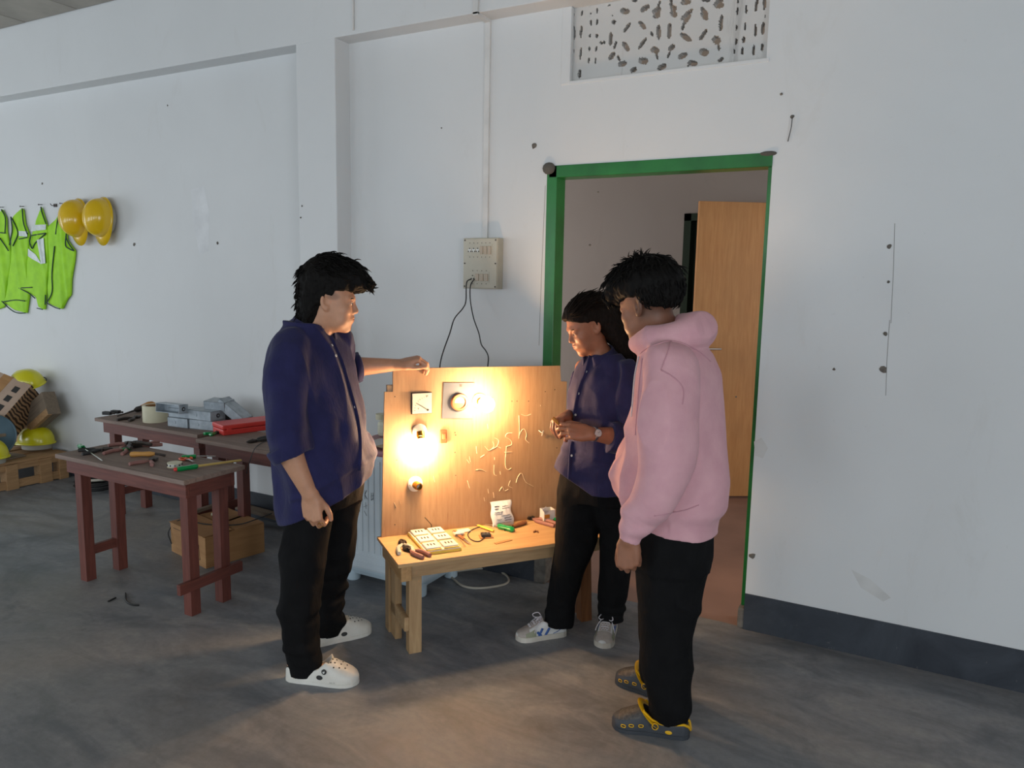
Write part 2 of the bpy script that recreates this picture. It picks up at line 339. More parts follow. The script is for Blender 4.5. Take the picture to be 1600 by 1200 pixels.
# ventilator: one cast lattice block
HOLES = [(-1.551,2.871,-0.0025,-0.0125,0.0067),(-1.504,2.864,0.0005,-0.005,0.003),(-1.472,2.871,-0.0005,-0.013,0.0056),(-1.59,2.87,0.0005,-0.0065,0.0035),(-1.501,2.821,0.0005,-0.0145,0.0055),(-1.471,2.821,-0.001,-0.0135,0.0067),(-1.588,2.789,0.002,-0.0305,0.007),(-1.552,2.789,-0.0015,-0.029,0.0066),(-1.505,2.763,0.0005,-0.0095,0.0055),(-1.469,2.759,0.0,-0.011,0.0071),(-1.551,2.688,-0.0025,-0.0295,0.0062),(-1.506,2.705,0.0005,-0.0115,0.0045),(-1.47,2.7,-0.001,-0.0115,0.0061),(-1.507,2.652,-0.001,-0.0145,0.0051),(-1.472,2.646,0.0005,-0.015,0.0055),(-1.553,2.596,-0.0015,-0.022,0.0092),(-1.587,2.705,0.0005,-0.008,0.003),(-1.333,2.85,0.023,-0.007,0.0136),(-1.235,2.849,0.0225,0.0085,0.0137),(-1.177,2.811,0.016,0.0085,0.015),(-1.172,2.838,0.0045,0.012,0.0049),(-1.098,2.805,0.0145,-0.013,0.0124),(-1.113,2.839,0.005,-0.0155,0.0045),(-1.046,2.847,0.023,-0.0035,0.0125),(-0.897,2.813,0.022,-0.0065,0.0136),(-0.955,2.84,0.0195,-0.003,0.006),(-1.286,2.889,0.014,-0.002,0.0065),(-1.386,2.809,0.006,0.009,0.0108),(-1.319,2.776,0.0165,0.0195,0.0093),(-1.244,2.776,0.018,-0.0205,0.01),(-1.165,2.735,0.003,-0.033,0.011),(-1.115,2.735,0.0,-0.0345,0.0111),(-1.036,2.774,0.016,0.02,0.0118),(-0.958,2.775,0.0165,-0.0195,0.0101),(-0.882,2.737,-0.0005,-0.0345,0.0097),(-1.052,2.745,0.003,0.0175,0.0074),(-1.398,2.735,0.0,-0.031,0.0106),(-1.375,2.705,0.005,0.018,0.0074),(-1.321,2.692,0.018,-0.0225,0.0117),(-1.241,2.696,0.0185,0.0225,0.0093),(-1.197,2.732,0.0075,-0.012,0.006),(-1.038,2.697,0.0255,-0.019,0.0117),(-0.959,2.697,0.017,0.0225,0.01),(-0.899,2.667,0.0165,-0.015,0.0156),(-0.887,2.635,0.0035,-0.0155,0.0065),(-1.179,2.659,0.02,-0.0085,0.0139),(-1.169,2.632,0.005,-0.016,0.0061),(-1.101,2.66,0.014,0.0095,0.0124),(-1.112,2.632,0.0065,0.0165,0.006),(-1.39,2.658,0.0145,0.0145,0.0135),(-1.355,2.644,0.0065,-0.0145,0.0067),(-1.234,2.618,0.025,-0.0065,0.0146),(-1.048,2.618,0.0225,0.005,0.013),(-0.952,2.622,0.0215,-0.01,0.0149),(-1.336,2.616,0.022,0.0025,0.0133),(-1.279,2.583,0.016,0.004,0.0125),(-1.141,2.581,0.0215,0.007,0.0136),(-1.0,2.581,0.023,-0.0065,0.0127),(-0.875,2.581,0.013,0.006,0.0083),(-1.016,2.577,0.009,0.008,0.0057),(-0.815,2.771,0.0015,-0.012,0.0045),(-0.776,2.771,-0.0005,-0.009,0.0046),(-0.815,2.708,0.001,-0.012,0.004),(-0.778,2.708,-0.0005,-0.016,0.0046),(-0.733,2.687,0.0015,-0.028,0.0061),(-0.701,2.691,-0.001,-0.026,0.0081),(-0.813,2.65,0.0005,-0.015,0.0066),(-0.781,2.654,0.001,-0.0145,0.0071),(-0.783,2.608,0.001,-0.015,0.0065),(-0.735,2.605,0.0005,-0.0205,0.0066),(-0.7,2.612,0.0005,-0.0165,0.0056),(-0.736,2.784,0.0005,-0.022,0.0076),(-0.701,2.787,0.0005,-0.0225,0.0067),(-0.819,2.609,0.0005,-0.009,0.004),(-0.814,2.814,0.0005,-0.009,0.003),(-0.695,2.738,0.0,-0.0045,0.0025),(-1.444,2.723,0.0095,-0.006,0.0069),(-1.43,2.723,0.005,-0.008,0.0054),(-1.411,2.888,0.008,0.003,0.0043),(-1.393,2.84,0.003,-0.004,0.0032)]
nx, nz = 230, 86; dx = (VX1-VX0)/nx; dz = (VZ1-VZ0)/nz
X, Zg = np.meshgrid(VX0+dx*(np.arange(nx)+.5), VZ0+dz*(np.arange(nz)+.5))
solid = np.ones_like(X, bool)
def dig(x, z, ax, az, bw):
    L = math.hypot(ax, az); ux, uz = ax/L, az/L; s_ = (X-x)*ux+(Zg-z)*uz; t_ = -(X-x)*uz+(Zg-z)*ux
    solid[((np.abs(s_)/L)**2.6+(np.abs(t_)/bw)**2.2 + .10*np.sin(s_*500+x*90)) < 1] = False
for hq in HOLES:
    dig(*hq)
    if hq[1] < 2.73 and hq[0] > -1.2: dig(hq[0], 5.46-hq[1]+.03, hq[2], -hq[3], hq[4])
Y0, Y1 = WALL_Y+.028, WALL_Y+.075
vid = np.arange((nx+1)*(nz+1)).reshape(nz+1, nx+1); nv = vid.size
gx, gz = np.meshgrid(VX0+dx*np.arange(nx+1), VZ0+dz*np.arange(nz+1))
jr = np.random.RandomState(3); gx = gx+jr.uniform(-.0009, .0009, gx.shape); gz = gz+jr.uniform(-.0009, .0009, gz.shape)
vs = np.concatenate([np.stack([gx.ravel(), np.full(nv, Y0), gz.ravel()], 1), np.stack([gx.ravel(), np.full(nv, Y1), gz.ravel()], 1)])
fs = []
pad = np.pad(solid, 1, constant_values=True)
for j in range(nz):
    for i in range(nx):
        if not solid[j, i]: continue
        a, b_, c, d = vid[j, i], vid[j, i+1], vid[j+1, i+1], vid[j+1, i]
        fs.append((a, b_, c, d)); fs.append((a+nv, d+nv, c+nv, b_+nv))
        if not pad[j+1, i]: fs.append((a, d, d+nv, a+nv))
        if not pad[j+1, i+2]: fs.append((b_, b_+nv, c+nv, c))
        if not pad[j, i+1]: fs.append((a, a+nv, b_+nv, b_))
        if not pad[j+2, i+1]: fs.append((d, c, c+nv, d+nv))
vt = thing('ventilator', 'peeling white cement lattice ventilator set above the green doorway', 'ventilator', ((VX0+VX1)/2, WALL_Y+.05, VZ0))
b = MB(); b.add(vs, fs, T(-(VX0+VX1)/2, -WALL_Y-.05, -VZ0)); b.build('lattice', M_JALI, vt)
# plaster lip down the left side and along the foot of the ventilator
structure(MB().box((VX0-.045, WALL_Y-.006, VZ0-.012), (VX0+.004, WALL_Y+.02, 2.90), bev=.004).box((VX0-.045, WALL_Y-.004, VZ0-.014), (VX1+.012, WALL_Y+.02, VZ0+.002), bev=.003).build('trim_3', M_WALL))
# casing down to the distribution board, jogging round the beam; a thin cable on the beam
b = MB()
b.box((-2.064, WALL_Y-.014, 1.80), (-2.034, WALL_Y+.002, 2.90), bev=.002).box((-2.064, BEAM_Y-.014, 2.886), (-2.034, WALL_Y-.012, 2.902), bev=.002).box((-2.064, BEAM_Y-.014, 2.89), (-2.034, BEAM_Y+.002, CEIL_Z), bev=.002)
tag(b.build('conduit', M_PVC), 'white cable conduit running from the ceiling down to the switch box', 'conduit')
tag(MB().tube([(-2.823, BEAM_Y-.006, 2.92), (-2.822, BEAM_Y-.006, CEIL_Z)], .006).build('ceiling_cable', M_PVC), 'thin white cable running up the beam above the column', 'cable')

# ------------------------------------------------------------------ props: materials
M_REDWOOD = wood('red_oxide_wood', S(122, 66, 54), S(88, 46, 38), 4, 2, .55)
M_REDWOODX = wood('red_oxide_wood_long', S(122, 66, 54), S(88, 46, 38), 4, 0, .55)
M_DUSTTOP = wood('dusty_table_top', S(146, 126, 114), S(112, 93, 84), 3, 0, .75)
M_PLY = wood('pale_bench_ply', S(200, 164, 116), S(178, 140, 96), 3, 0, .55, .12)
M_PINE = wood('pine_leg', S(186, 154, 112), S(156, 122, 84), 4, 2, .6)
M_PINEX = wood('pine_rail', S(186, 154, 112), S(156, 122, 84), 4, 0, .6)
M_BROWNPINE = wood('brown_pine', S(150, 98, 56), S(110, 66, 36), 4, 2, .6)
M_PALLET = wood('pallet_wood', S(190, 150, 106), S(146, 110, 74), 4, 1, .75)
M_GREYWOOD = wood('weathered_wood', S(140, 123, 104), S(106, 92, 78), 4, 0, .8)
def board_mat():
    m, t, b = _nodes('board_plywood'); v = mapped(t, (22, 22, 2.0)); n1 = noise(t, v, 3.2, 5, .6, .3); n2 = noise(t, mapped(t, (60, 60, 3)), 3.0, 3, .6)
    n3 = noise(t, mapped(t, (1, 1, 1)), 3, 4)
    c = ramp(t, n1, [(.3, S(178, 144, 106)), (.7, S(160, 124, 90))])
    c = mixc(t, ramp(t, n2, [(.62, (0, 0, 0)), (.70, (.55,)*3)]), c, S(124, 88, 58))
    c = mixc(t, ramp(t, n3, [(.45, (0, 0, 0)), (.75, (.35,)*3)]), c, S(158, 122, 88))
    t.links.new(c, b.inputs['Base Color']); b.inputs['Roughness'].default_value = .6; add_bump(t, b, n1, .1, .001); return m
M_BOARD = board_mat()
M_CARD = mat('cardboard', S(176, 132, 86), .8, base2=S(156, 112, 70), vscale=4, bump=.15, stretch=(1, 1, 8), bscale=20)
M_CARDSIDE = M_CARD
M_INK = mat('black_print', (.03, .028, .026), .7)
M_YEL = mat('yellow_helmet_plastic', S(232, 190, 20), .22, base2=S(226, 182, 16), vscale=3, coat=.4)
M_YELIME = mat('lemon_helmet_plastic', S(214, 206, 24), .28, base2=S(205, 196, 20), vscale=3, coat=.3)
M_WEB = mat('helmet_webbing', S(176, 172, 160), .7)
M_STRAPBLK = mat('black_strap', (.02, .02, .02), .6)
M_LIME = mat('lime_mesh_cloth', S(166, 228, 26), .7, base2=S(146, 208, 18), vscale=12, bump=.25, bscale=420, bdist=.0008)
M_REFLECT = mat('silver_reflective_tape', S(205, 214, 210), .35, base2=S(180, 190, 186), vscale=30, bump=.2)
M_PIPING = mat('dark_green_piping', S(20, 62, 50), .7)
M_GALV = mat('galvanised_steel', S(178, 187, 194), .42, .15, base2=S(146, 156, 164), vscale=22, bump=.1)
M_TAPE = mat('cream_tape', S(214, 208, 178), .45)
M_RED = mat('red_plastic', S(214, 60, 52), .4, base2=S(200, 52, 46))
M_GRNPL = mat('green_clear_handle', S(10, 140, 72), .2, coat=.3)
M_PINKRUB = mat('dusty_pink_grip', S(150, 104, 96), .6)
M_IRON = mat('tool_iron', S(78, 70, 66), .5, .7, base2=S(56, 50, 48))
M_HANDLE = wood('turned_handle_wood', S(214, 160, 84), S(188, 130, 60), 4, 0, .4, .1)
M_ORANGE = mat('orange_plastic', S(232, 96, 48), .35)
M_ORANGE2 = mat('amber_plastic', S(206, 138, 48), .4)
M_WOODYEL = mat('yellow_wood_rod', S(200, 170, 96), .5)
M_WHITEPL = mat('white_plastic', S(222, 222, 216), .35, base2=S(206, 206, 200))
M_IVORY = mat('ivory_plastic', S(224, 222, 208), .4, base2=S(212, 208, 192))
M_BLUEDRUM = mat('grey_blue_enamel', S(92, 118, 132), .5, base2=S(78, 102, 116))
M_PAPER = mat('white_paper', S(222, 222, 222), .8)
M_CREAMPL = mat('cream_console', S(206, 204, 180), .45)
M_MAUVE = mat('mauve_rim', S(168, 116, 122), .4)
M_WASHER = mat('washer_white', S(206, 216, 222), .35, base2=S(188, 200, 208), vscale=3)
M_WASHBASE = mat('washer_pale_blue_base', S(186, 204, 214), .4)
M_CABLEW = mat('off_white_cable', S(196, 190, 176), .5)
M_BRASS = mat('brass', S(190, 140, 60), .3, 1)
M_YELCARD = mat('yellow_card', S(214, 190, 80), .6)

# ------------------------------------------------------------------ red-oxide work tables
def work_table(label, corners, h, group=None, apron=.075, leg=.052, rail=True, splay=None, top=.022):
    (x0, y0), (x1, y1) = corners
    cx, cy = (x0+x1)/2, (y0+y1)/2; hx, hy = (x1-x0)/2, (y1-y0)/2
    t = thing('work_table', label, 'table', (cx, cy, 0), group=group)
    MB().box((-hx, -hy, h-top), (hx, hy, h), bev=.003).build('tabletop', M_DUSTTOP, t)
    a = .035; s = splay or 0
    for y in (-hy+a, hy-a-.022): MB().box((-hx+a, y, h-top-apron), (hx-a, y+.022, h-top), bev=.002).build('apron', M_REDWOODX, t)
    for x in (-hx+a, hx-a-.022): MB().box((x, -hy+a+.023, h-top-apron), (x+.022, hy-a-.023, h-top), bev=.002).build('apron', wood_y, t)
    for sx in (-1, 1):
        for sy in (-1, 1):
            px, py = sx*(hx-a-.05), sy*(hy-a-.05)
            b = MB(); dxs = sx*s
            v = []
            for z, o_ in ((0, dxs), (h-top, 0)):
                for ax, ay in ((-1, -1), (1, -1), (1, 1), (-1, 1)): v.append((px+o_+ax*leg/2, py+sy*s*.3*(1 if z == 0 else 0)+ay*leg/2, z))
            b.add(v, [(3, 2, 1, 0), (4, 5, 6, 7), (0, 1, 5, 4), (1, 2, 6, 5), (2, 3, 7, 6), (3, 0, 4, 7)]); b.build('leg', M_REDWOOD, t)
    if rail:
        for sx in (-1, 1):
            px = sx*(hx-a-.05+s*.8)+(.03 if sx > 0 else 0); z = .13
            MB().box((px-.012, -hy-.01 if sx > 0 else -hy+a+.07, z), (px+.012, hy+.005 if sx > 0 else hy-a-.07, z+.05), bev=.002).build('stretcher', wood_y, t)
    return t
wood_y = wood('red_oxide_wood_cross', S(122, 66, 54), S(88, 46, 38), 4, 1, .55)
T1H, T2H, T3H = .68, .66, .68
work_table('nearest red-brown wooden work table crowded with pliers and screwdrivers', ((-3.83, 2.205), (-2.855, 2.555)), T1H, splay=.0)
work_table('red-brown wooden work table against the wall carrying grey metal boxes', ((-4.70, 2.975), (-3.715, 3.345)), T2H)
work_table('red-brown wooden work table with red plastic case behind man in navy shirt', ((-3.55, 2.83), (-2.70, 3.17)), T3H)

# ------------------------------------------------------------------ hand tools
def L(u, v, z): return at_z(u, v, z)
def rot_to(p, q): return math.atan2(q.y-p.y, q.x-p.x)
def pliers(label, p, q, z, grip=M_PINKRUB, spread=.22, ln=.17, group=None):
    """p: jaw tip, q: middle of the grips, lying flat at height z"""
    t = thing('pliers', label, 'pliers', (p.x, p.y, z), rot_to(p, q), group)
    b = MB()
    for s in (-1, 1):
        b.tube([(0, s*.002, .008), (.02, s*.008, .008), (.045, s*.010, .009)], [.004, .0085, .010], 6)
    b.lathe([(.011, 0), (.011, .016)], T(.05, 0, 0), 12); b.build('jaw', M_IRON, t, True)
    for s in (-1, 1):
        MB().tube(spline([(.05, 0, .008), (.075, s*.012, .008), (.11, s*(.015+.05*spread), .009), (ln, s*(.008+.09*spread), .008)], 4), [.006]*5+[.0098]*7+[.0088], 8).build('handle', grip, t, True)
    return t
def screwdriver(label, p, q, z, handle=M_GRNPL, hl=.09, hr=.0125, rod=M_STEEL, rr=.0028, butt=None, group=None, zt=None):
    """p: butt end of the handle, q: tip of the blade"""
    d = Vector((q.x-p.x, q.y-p.y, 0)); ln = d.length
    t = thing('screwdriver', label, 'screwdriver', (p.x, p.y, z+hr), rot_to(p, q), group)
    b = MB(); n = 12; prof = [(0, .6), (.006, .95), (.02, 1), (.04, .86), (.06, .95), (.075, 1), (hl-.004, .8), (hl, .5)]
    for i, (x, r) in enumerate(prof): pass
    P = [[(x*hl/.085 if x < .08 else x, r*hr*(1+.10*math.cos(6*a))*math.cos(a), r*hr*(1+.10*math.cos(6*a))*math.sin(a)) for a in [2*PI*k/24 for k in range(24)]] for x, r in prof]
    b.grid(P, closed=True); b.add([q_ for q_ in P[0]], [tuple(range(24))]); b.build('handle', handle, t, True)
    tip = -hr+rr+.001
    MB().tube([(hl-.005, 0, 0), (ln*.8, 0, tip*.7), (ln-.008, 0, tip), (ln, 0, tip)], [rr, rr, rr*1.0, rr*.5], 8).build('blade', rod, t, True)
    if butt: MB().lathe([(hr*.5, -.012), (hr*.8, -.008), (hr*.8, 0)], Matrix.Rotation(PI/2, 4, 'Y'), 12).build('end_cap', butt, t, True)
    return t
zt = T1H
screwdriver('green-handled screwdriver at the left corner of the nearest table', L(124, 700, zt), L(160, 721, zt), zt, hl=.075)
pliers('black-gripped pliers beside the corner screwdriver on the nearest table', L(176, 703, zt), L(150, 706, zt), zt, M_STRAPBLK, .5, .15)
pliers('pink-gripped pliers lying open beside the black pair on the nearest table', L(206, 700, zt), L(172, 713, zt), zt, M_PINKRUB, .45, .17)
pliers('dull pink pliers at the back of the tool heap on the nearest table', L(222, 692, zt), L(196, 697, zt), zt, M_PINKRUB, .5, .16)
pliers('dark iron pliers stacked on top of the tool heap on nearest table', L(196, 693, zt+.018), L(226, 701, zt+.018), zt+.018, M_IRON, .5, .16)
pliers('worn pliers at the right end of the tool heap on nearest table', L(204, 700, zt), L(232, 697, zt), zt, M_PINKRUB, .3, .15)
screwdriver('small green screwdriver buried in the tool heap on the nearest table', L(206, 703, zt), L(184, 705, zt), zt, hl=.07, hr=.008, rod=M_WOODYEL)
pliers('small pliers lying open in front of the wooden-handled chisel', L(246, 718, zt), L(221, 728, zt), zt, M_PINKRUB, .55, .14)
p, q = L(203, 714, zt), L(259, 713, zt)
t = thing('chisel', 'chisel with pale turned wooden handle on the nearest table', 'chisel', (p.x, p.y, zt+.014), rot_to(p, q))
ln = (q-p).length
MB().lathe([(.004, 0), (.012, .004), (.014, .02), (.0115, .06), (.0135, ln*.55), (.009, ln*.68), (.006, ln*.7)], Matrix.Rotation(PI/2, 4, 'Y'), 16).build('handle', M_HANDLE, t, True)
MB().tube([(ln*.69, 0, 0), (ln*.85, 0, -.004), (ln, 0, -.01)], [.005, .006, .007], 8, flat=.35, ref=(0, 1, 0)).build('blade', M_IRON, t, True)
p = L(273, 729, zt)
t = thing('tape_reel', 'white notched tape reel lying flat beside the orange scissors', 'reel', (p.x, p.y, zt))
MB().lathe([(.012, 0), (.034, 0), (.034, .004), (.029, .005), (.029, .016), (.034, .017), (.034, .021), (.012, .021)], n=24).build('spool', M_TAPE, t, True)
MB().lathe([(.0295, .005), (.032, .005), (.032, .016), (.0295, .016)], n=24).build('tape', M_WHITEPL, t)
for k in range(10): MB().box((-.003, -.0015, 0), (.003, .0015, .006), T(0, 0, .008) @ R('Z', 36*k) @ T(.0335, 0, 0)).build('notch', M_IRON, t)
screwdriver('long thin green screwdriver pointing over the table edge behind the scissors', L(284, 717, zt), L(337, 708, zt+.02), zt, hl=.075, hr=.010)
screwdriver('green tester with red end and long yellow rod at right table corner', L(276, 737, zt), L(378, 721, zt), zt, hl=.10, hr=.0115, rod=M_WOODYEL, rr=.006, butt=M_RED)
p, q = L(286, 717, zt), L(315, 728, zt)
t = thing('scissors', 'orange-handled scissors lying on the nearest work table', 'scissors', (p.x, p.y, zt+.004), rot_to(p, q))
for s in (-1, 1):
    pts = [(.03+.024*math.cos(a), s*.016+.013*math.sin(a), .004) for a in [2*PI*k/14 for k in range(15)]]
    MB().tube(pts, .0042, 6, cap=False).build('handle', M_ORANGE, t, True)
    MB().tube([(.052, s*.006, .004), (.075, 0, .004), (.118, -s*.004, .003)], [.005, .005, .001], 6, flat=.4, ref=(0, 0, 1)).build('blade', M_STEEL, t, True)
# --- far table
zt = T2H
p = L(243, 658, zt)
t = thing('tape_roll', 'large roll of cream packing tape standing on the far table', 'tape roll', (p.x, p.y, zt))
MB().lathe([(.058, 0), (.075, 0), (.075, .105), (.058, .105)], n=32, cap=False).lathe([(.058, .105), (.058, 0)], n=32, cap=False).build('tape', M_TAPE, t, True)
MB().lathe([(.054, .002), (.0575, .002), (.0575, .103), (.054, .103), (.054, .002)], n=32, cap=False).build('core', M_CARD, t, True)
def metal_box(label, p, rz, z, tilt=(0, 0), sz=(.165, .10, .058), opened=False):
    t = thing('junction_box', label, 'metal box', (p.x, p.y, z), (tilt[0], tilt[1], rz), 'grey metal junction boxes on the far table')
    x, y, h = sz; w_ = .0025
    b = MB(); b.box((-x/2, -y/2, 0), (x/2, y/2, w_)).box((-x/2, -y/2, 0), (x/2, -y/2+w_, h)).box((-x/2, y/2-w_, 0), (x/2, y/2, h)).box((-x/2, -y/2, 0), (-x/2+w_, y/2, h)).box((x/2-w_, -y/2, 0), (x/2, y/2, h))
    if not opened: b.box((-x/2, -y/2, h-w_), (x/2, y/2, h))
    b.build('box_shell', M_GALV, t)
    MB().lathe([(.013, 0), (.013, .002)], T(x/2, 0, h*.5) @ R('Y', 90), 14).build('knockout', M_IRON, t)
    MB().lathe([(.006, 0), (.006, .003)], T(x/2+.001, 0, h*.5) @ R('Y', 90), 10).build('knockout', M_GALV, t)
    MB().lathe([(.010, 0), (.010, .002)], T(-x*.15, -y/2, h*.5) @ R('X', 90), 12).build('knockout', M_GALV, t)
    return t
rz = .10
p1, p2 = L(279, 667, zt), L(314, 671, zt)
p1.y += .04; p2.y += .05
metal_box('grey metal junction box, lower left of the stack', p1, rz, zt)
metal_box('grey metal junction box, lower right of the stack', p2, rz+.05, zt, sz=(.18, .11, .058))
metal_box('grey metal junction box in the second layer of the stack, left', p1+Vector((.0, .01, 0)), rz+.03, zt+.0585)
metal_box('grey metal junction box in the second layer of the stack, right', p2+Vector((-.005, .0, 0)), rz-.05, zt+.0585, sz=(.19, .115, .058))
metal_box('open-faced metal junction box on top, showing its rusty inside', p1+Vector((-.02, -.035, 0)), rz, zt+.12, (PI/2*.96, 0), (.19, .055, .07), True)
metal_box('grey metal junction box leaning tilted at the right of the stack', p2+Vector((.115, .09, 0)), rz+.15, zt+.085, (0, .62), (.20, .10, .055))
metal_box('grey metal junction box tipped on top right of the stack', p2+Vector((.03, .07, 0)), rz+.1, zt+.118, (.10, .02), (.15, .10, .052))
p, q = L(192, 650, zt), L(230, 641, zt)
t = thing('hand_drill', 'hand drill with amber grip and long dark bit on the far table', 'drill', (p.x, p.y, zt+.02), rot_to(p, q))
ln = (q-p).length
MB().tube([(-.05, 0, -.012), (ln*.55, 0, 0)], [.004, .007], 8).build('drill_bit', M_IRON, t, True)
MB().tube([(ln*.5, 0, 0), (ln*.6, 0, .002), (ln*.85, 0, .004)], [.012, .02, .02], 10).build('chuck', M_IRON, t, True)
MB().tube(spline([(ln*.8, 0, .004), (ln, 0, .012), (ln+.05, .0, .01), (ln+.09, .01, 0)], 4), [.022]*5+[.026]*4+[.02]*4, 10).build('grip', M_ORANGE2, t, True)
for lab, u, v in (('small black adapter at the left end of the far table', 168, 648), ('small black clamp second from left end of the far table', 181, 646)):
    p = L(u, v, zt); t = thing('adapter', lab, 'adapter', (p.x, p.y, zt), .3)
    MB().box((-.03, -.016, 0), (.03, .016, .022), bev=.004).build('case', M_STRAPBLK, t); MB().tube([(.03, 0, .011), (.055, 0, .011)], .006).build('plug_pin', M_IRON, t)
for lab, u, v, g, uu, vv in (('rusty pliers lying in front of the drill on the far table', 220, 652, M_IRON, 203, 656), ('dark pliers lying beyond the junction boxes on the far table', 348, 657, M_STRAPBLK, 362, 661)):
    pliers(lab, L(u, v, zt), L(uu, vv, zt), zt, g, .4, .16)
p = L(346, 658, zt)
t = thing('socket_block', 'black socket block behind the leaning metal box', 'socket', (p.x, p.y+.03, zt), .2)
MB().box((-.05, -.03, 0), (.05, .03, .05), bev=.005).build('body', M_STRAPBLK, t); MB().lathe([(.012, 0), (.012, .003)], T(0, -.03, .025) @ R('X', 90), 12).build('socket', M_IRON, t)
# --- table with the red case
zt = T3H
p0, p1 = L(349, 681, zt), L(420, 672, zt)
rz = rot_to(p0, p1)
t = thing('tool_case', 'flat red plastic tool case lying on the right-hand back table', 'case', (p0.x, p0.y, zt), rz)
MB().box((0, 0, 0), (.34, .155, .032), bev=.006).build('case_base', M_RED, t); MB().box((-.003, -.003, .034), (.343, .158, .060), bev=.007).build('case_lid', M_RED, t)
MB().box((.02, -.007, .02), (.05, -.002, .044), bev=.002).build('latch', M_RED, t); MB().box((.28, -.007, .02), (.31, -.002, .044), bev=.002).build('latch', M_RED, t)
pliers('green-gripped pliers at the left end of the red case', L(350, 676, zt), L(334, 679, zt), zt, M_GRNPL, .2, .10)
p = L(346, 669, zt); q = L(352, 667, zt)
screwdriver('short amber screwdriver behind the left end of the red case', L(341, 671, zt), L(352, 665, zt), zt, M_ORANGE2, .06, .012)
pliers('black pliers with trailing wire in front of the red case', L(386, 693, zt), L(418, 687, zt), zt, M_STRAPBLK, .2, .16)
p = L(405, 693, zt)
tag(MB().tube(spline([L(420, 690, zt)+Vector((0, 0, .006)), L(408, 694, zt)+Vector((0, 0, .005)), L(400, 702, zt)+Vector((0, -.01, .003)), L(398, 711, zt)+Vector((0, -.035, -.03)), L(397, 711, zt)+Vector((-.01, -.045, -.09))], 6), .0022, 6).build('wire', M_STRAPBLK, None, True), 'thin dark wire hanging over the front edge of the red-case table', 'wire')

# ------------------------------------------------------------------ carton under the near table, planks, coil, litter
A, B, Cc = L(268, 861, 0), L(322, 889, 0), L(412, 868, 0)
ex = (B-A); ey = (Cc-B); ang = rot_to(A, B)
CW, CD, CH = ex.length*1.0, ey.length, .175
t = thing('carton', 'brown cardboard carton with printed appliance outline under the near table', 'carton', (A.x, A.y, 0), ang)
CD = .36
MB().box((0, 0, 0), (CW, CD, CH), bev=.003).build('carton_body', M_CARD, t)
MB().box((.0, .0, CH+.001), (CW*.98, CD*.47, CH+.005), R('X', 2.0)).build('flap', M_CARD, t); MB().box((.0, CD*.5, CH+.001), (CW*.99, CD, CH+.005)).build('flap', M_CARD, t)
def strokes(name, lines, r, m, parent, M=None, flat=.35, ref=None):
    b = MB()
    for ln_ in lines: b.tube(ln_, r, 5, M, flat=flat, ref=ref)
    return b.build(name, m, parent)
strokes('printed_outline', [[(.15, -.0005, .03), (.34, -.0005, .035), (.33, -.0005, .12), (.16, -.0005, .125), (.15, -.0005, .03)], [(.30, -.0005, .04), (.30, -.0005, .115)], [(.04, -.0005, .15), (.12, -.0005, .15)], [(.20, -.0005, .15), (.25, -.0005, .15)]], .003, M_INK, t)
tag(MB().tube(spline([A+Vector((.02, -.012, .05)), A+Vector((-.005, -.01, .12)), A+Vector((.05, .03, .19)), A+Vector((.22, .05, .188)), A+Vector((.33, .10, .186)), A+Vector((.40, .16, .187)), A+Vector((.46, .22, .21)), A+Vector((.5, .30, .23))], 6), .0032, 6).build('cord', M_STRAPBLK, None, True), 'black cord trailing across the carton under the near table', 'cord')
p, q = A+Vector((.16, .20, .184)), A+Vector((.32, .03, .184))
t = thing('hammer', 'old hammer with wooden handle lying on the carton', 'hammer', p, rot_to(p, q))
MB().tube([(0, 0, .012), (.20, 0, .008)], [.007, .009], 8).build('handle', M_BROWNPINE, t, True); MB().tube([(0, -.035, .012), (0, .03, .012)], [.011, .007], 8).build('head', M_TAPE, t, True)
p, q = L(308, 799, .02), L(344, 786, .02)
def plank(label, p, q, w, h, z0, m=M_GREYWOOD, tilt=0):
    d = q-p; t_ = thing('plank', label, 'plank', (p.x, p.y, z0), (tilt, 0, rot_to(p, q)))
    ln_ = Vector((d.x, d.y, 0)).length
    MB().box((0, -w/2, 0), (ln_, w/2, h), bev=.003).build('board', m, t_); return t_
plank('grey plank propped level between the table legs beside the wall', L(366, 790, .07), L(445, 812, .07), .06, .03, .062)
plank('weathered lath lying behind the open carton flaps', L(300, 800, .2), L(346, 785, .2), .03, .02, .186)
pk = plank('low wooden block under the grey plank by the wall', L(395, 803, .0), L(408, 807, .0), .07, .061, 0)
# coils
p = L(152, 763, 0)
def coil(label, p, rad, turns, r, m, z0, seed=1, squash=.9):
    rr = random.Random(seed); pts = []
    for k in range(turns*20+1):
        a = 2*PI*k/20; q = rad*(1+.06*math.sin(a*.37+seed)+.04*rr.uniform(-1, 1)); pts.append((p.x+q*math.cos(a), p.y+squash*q*math.sin(a), z0+r+(.010*(k/20))))
    return tag(MB().tube(pts, r, 6).build('cable_coil', m, None, True), label, 'cable coil')
coil('black cable coil on the floor under the far table', p, .15, 6, .006, M_STRAPBLK, 0, 2)
coil('thin white cable ring lying on the black coil', p+Vector((-.02, .01, 0)), .13, 1, .009, M_CABLEW, .070, 5)
for lab, pts in (('bent scrap of black wire on the floor by the near table', [(196, 928), (197, 940), (206, 946), (217, 947)]), ('short scrap of black wire left of the bent one on the floor', [(169, 941), (175, 938), (181, 935)]), ('short scrap of dark cable on the floor beside the pallet', [(1165, 1110), (1170, 1112), (1174, 1112)])):
    if pts[0][0] > 1000: continue
    tag(MB().tube(spline([L(u, v, 0)+Vector((0, 0, .004)) for u, v in pts], 5), .0042, 6).build('wire_scrap', M_STRAPBLK, None, True), lab, 'wire')

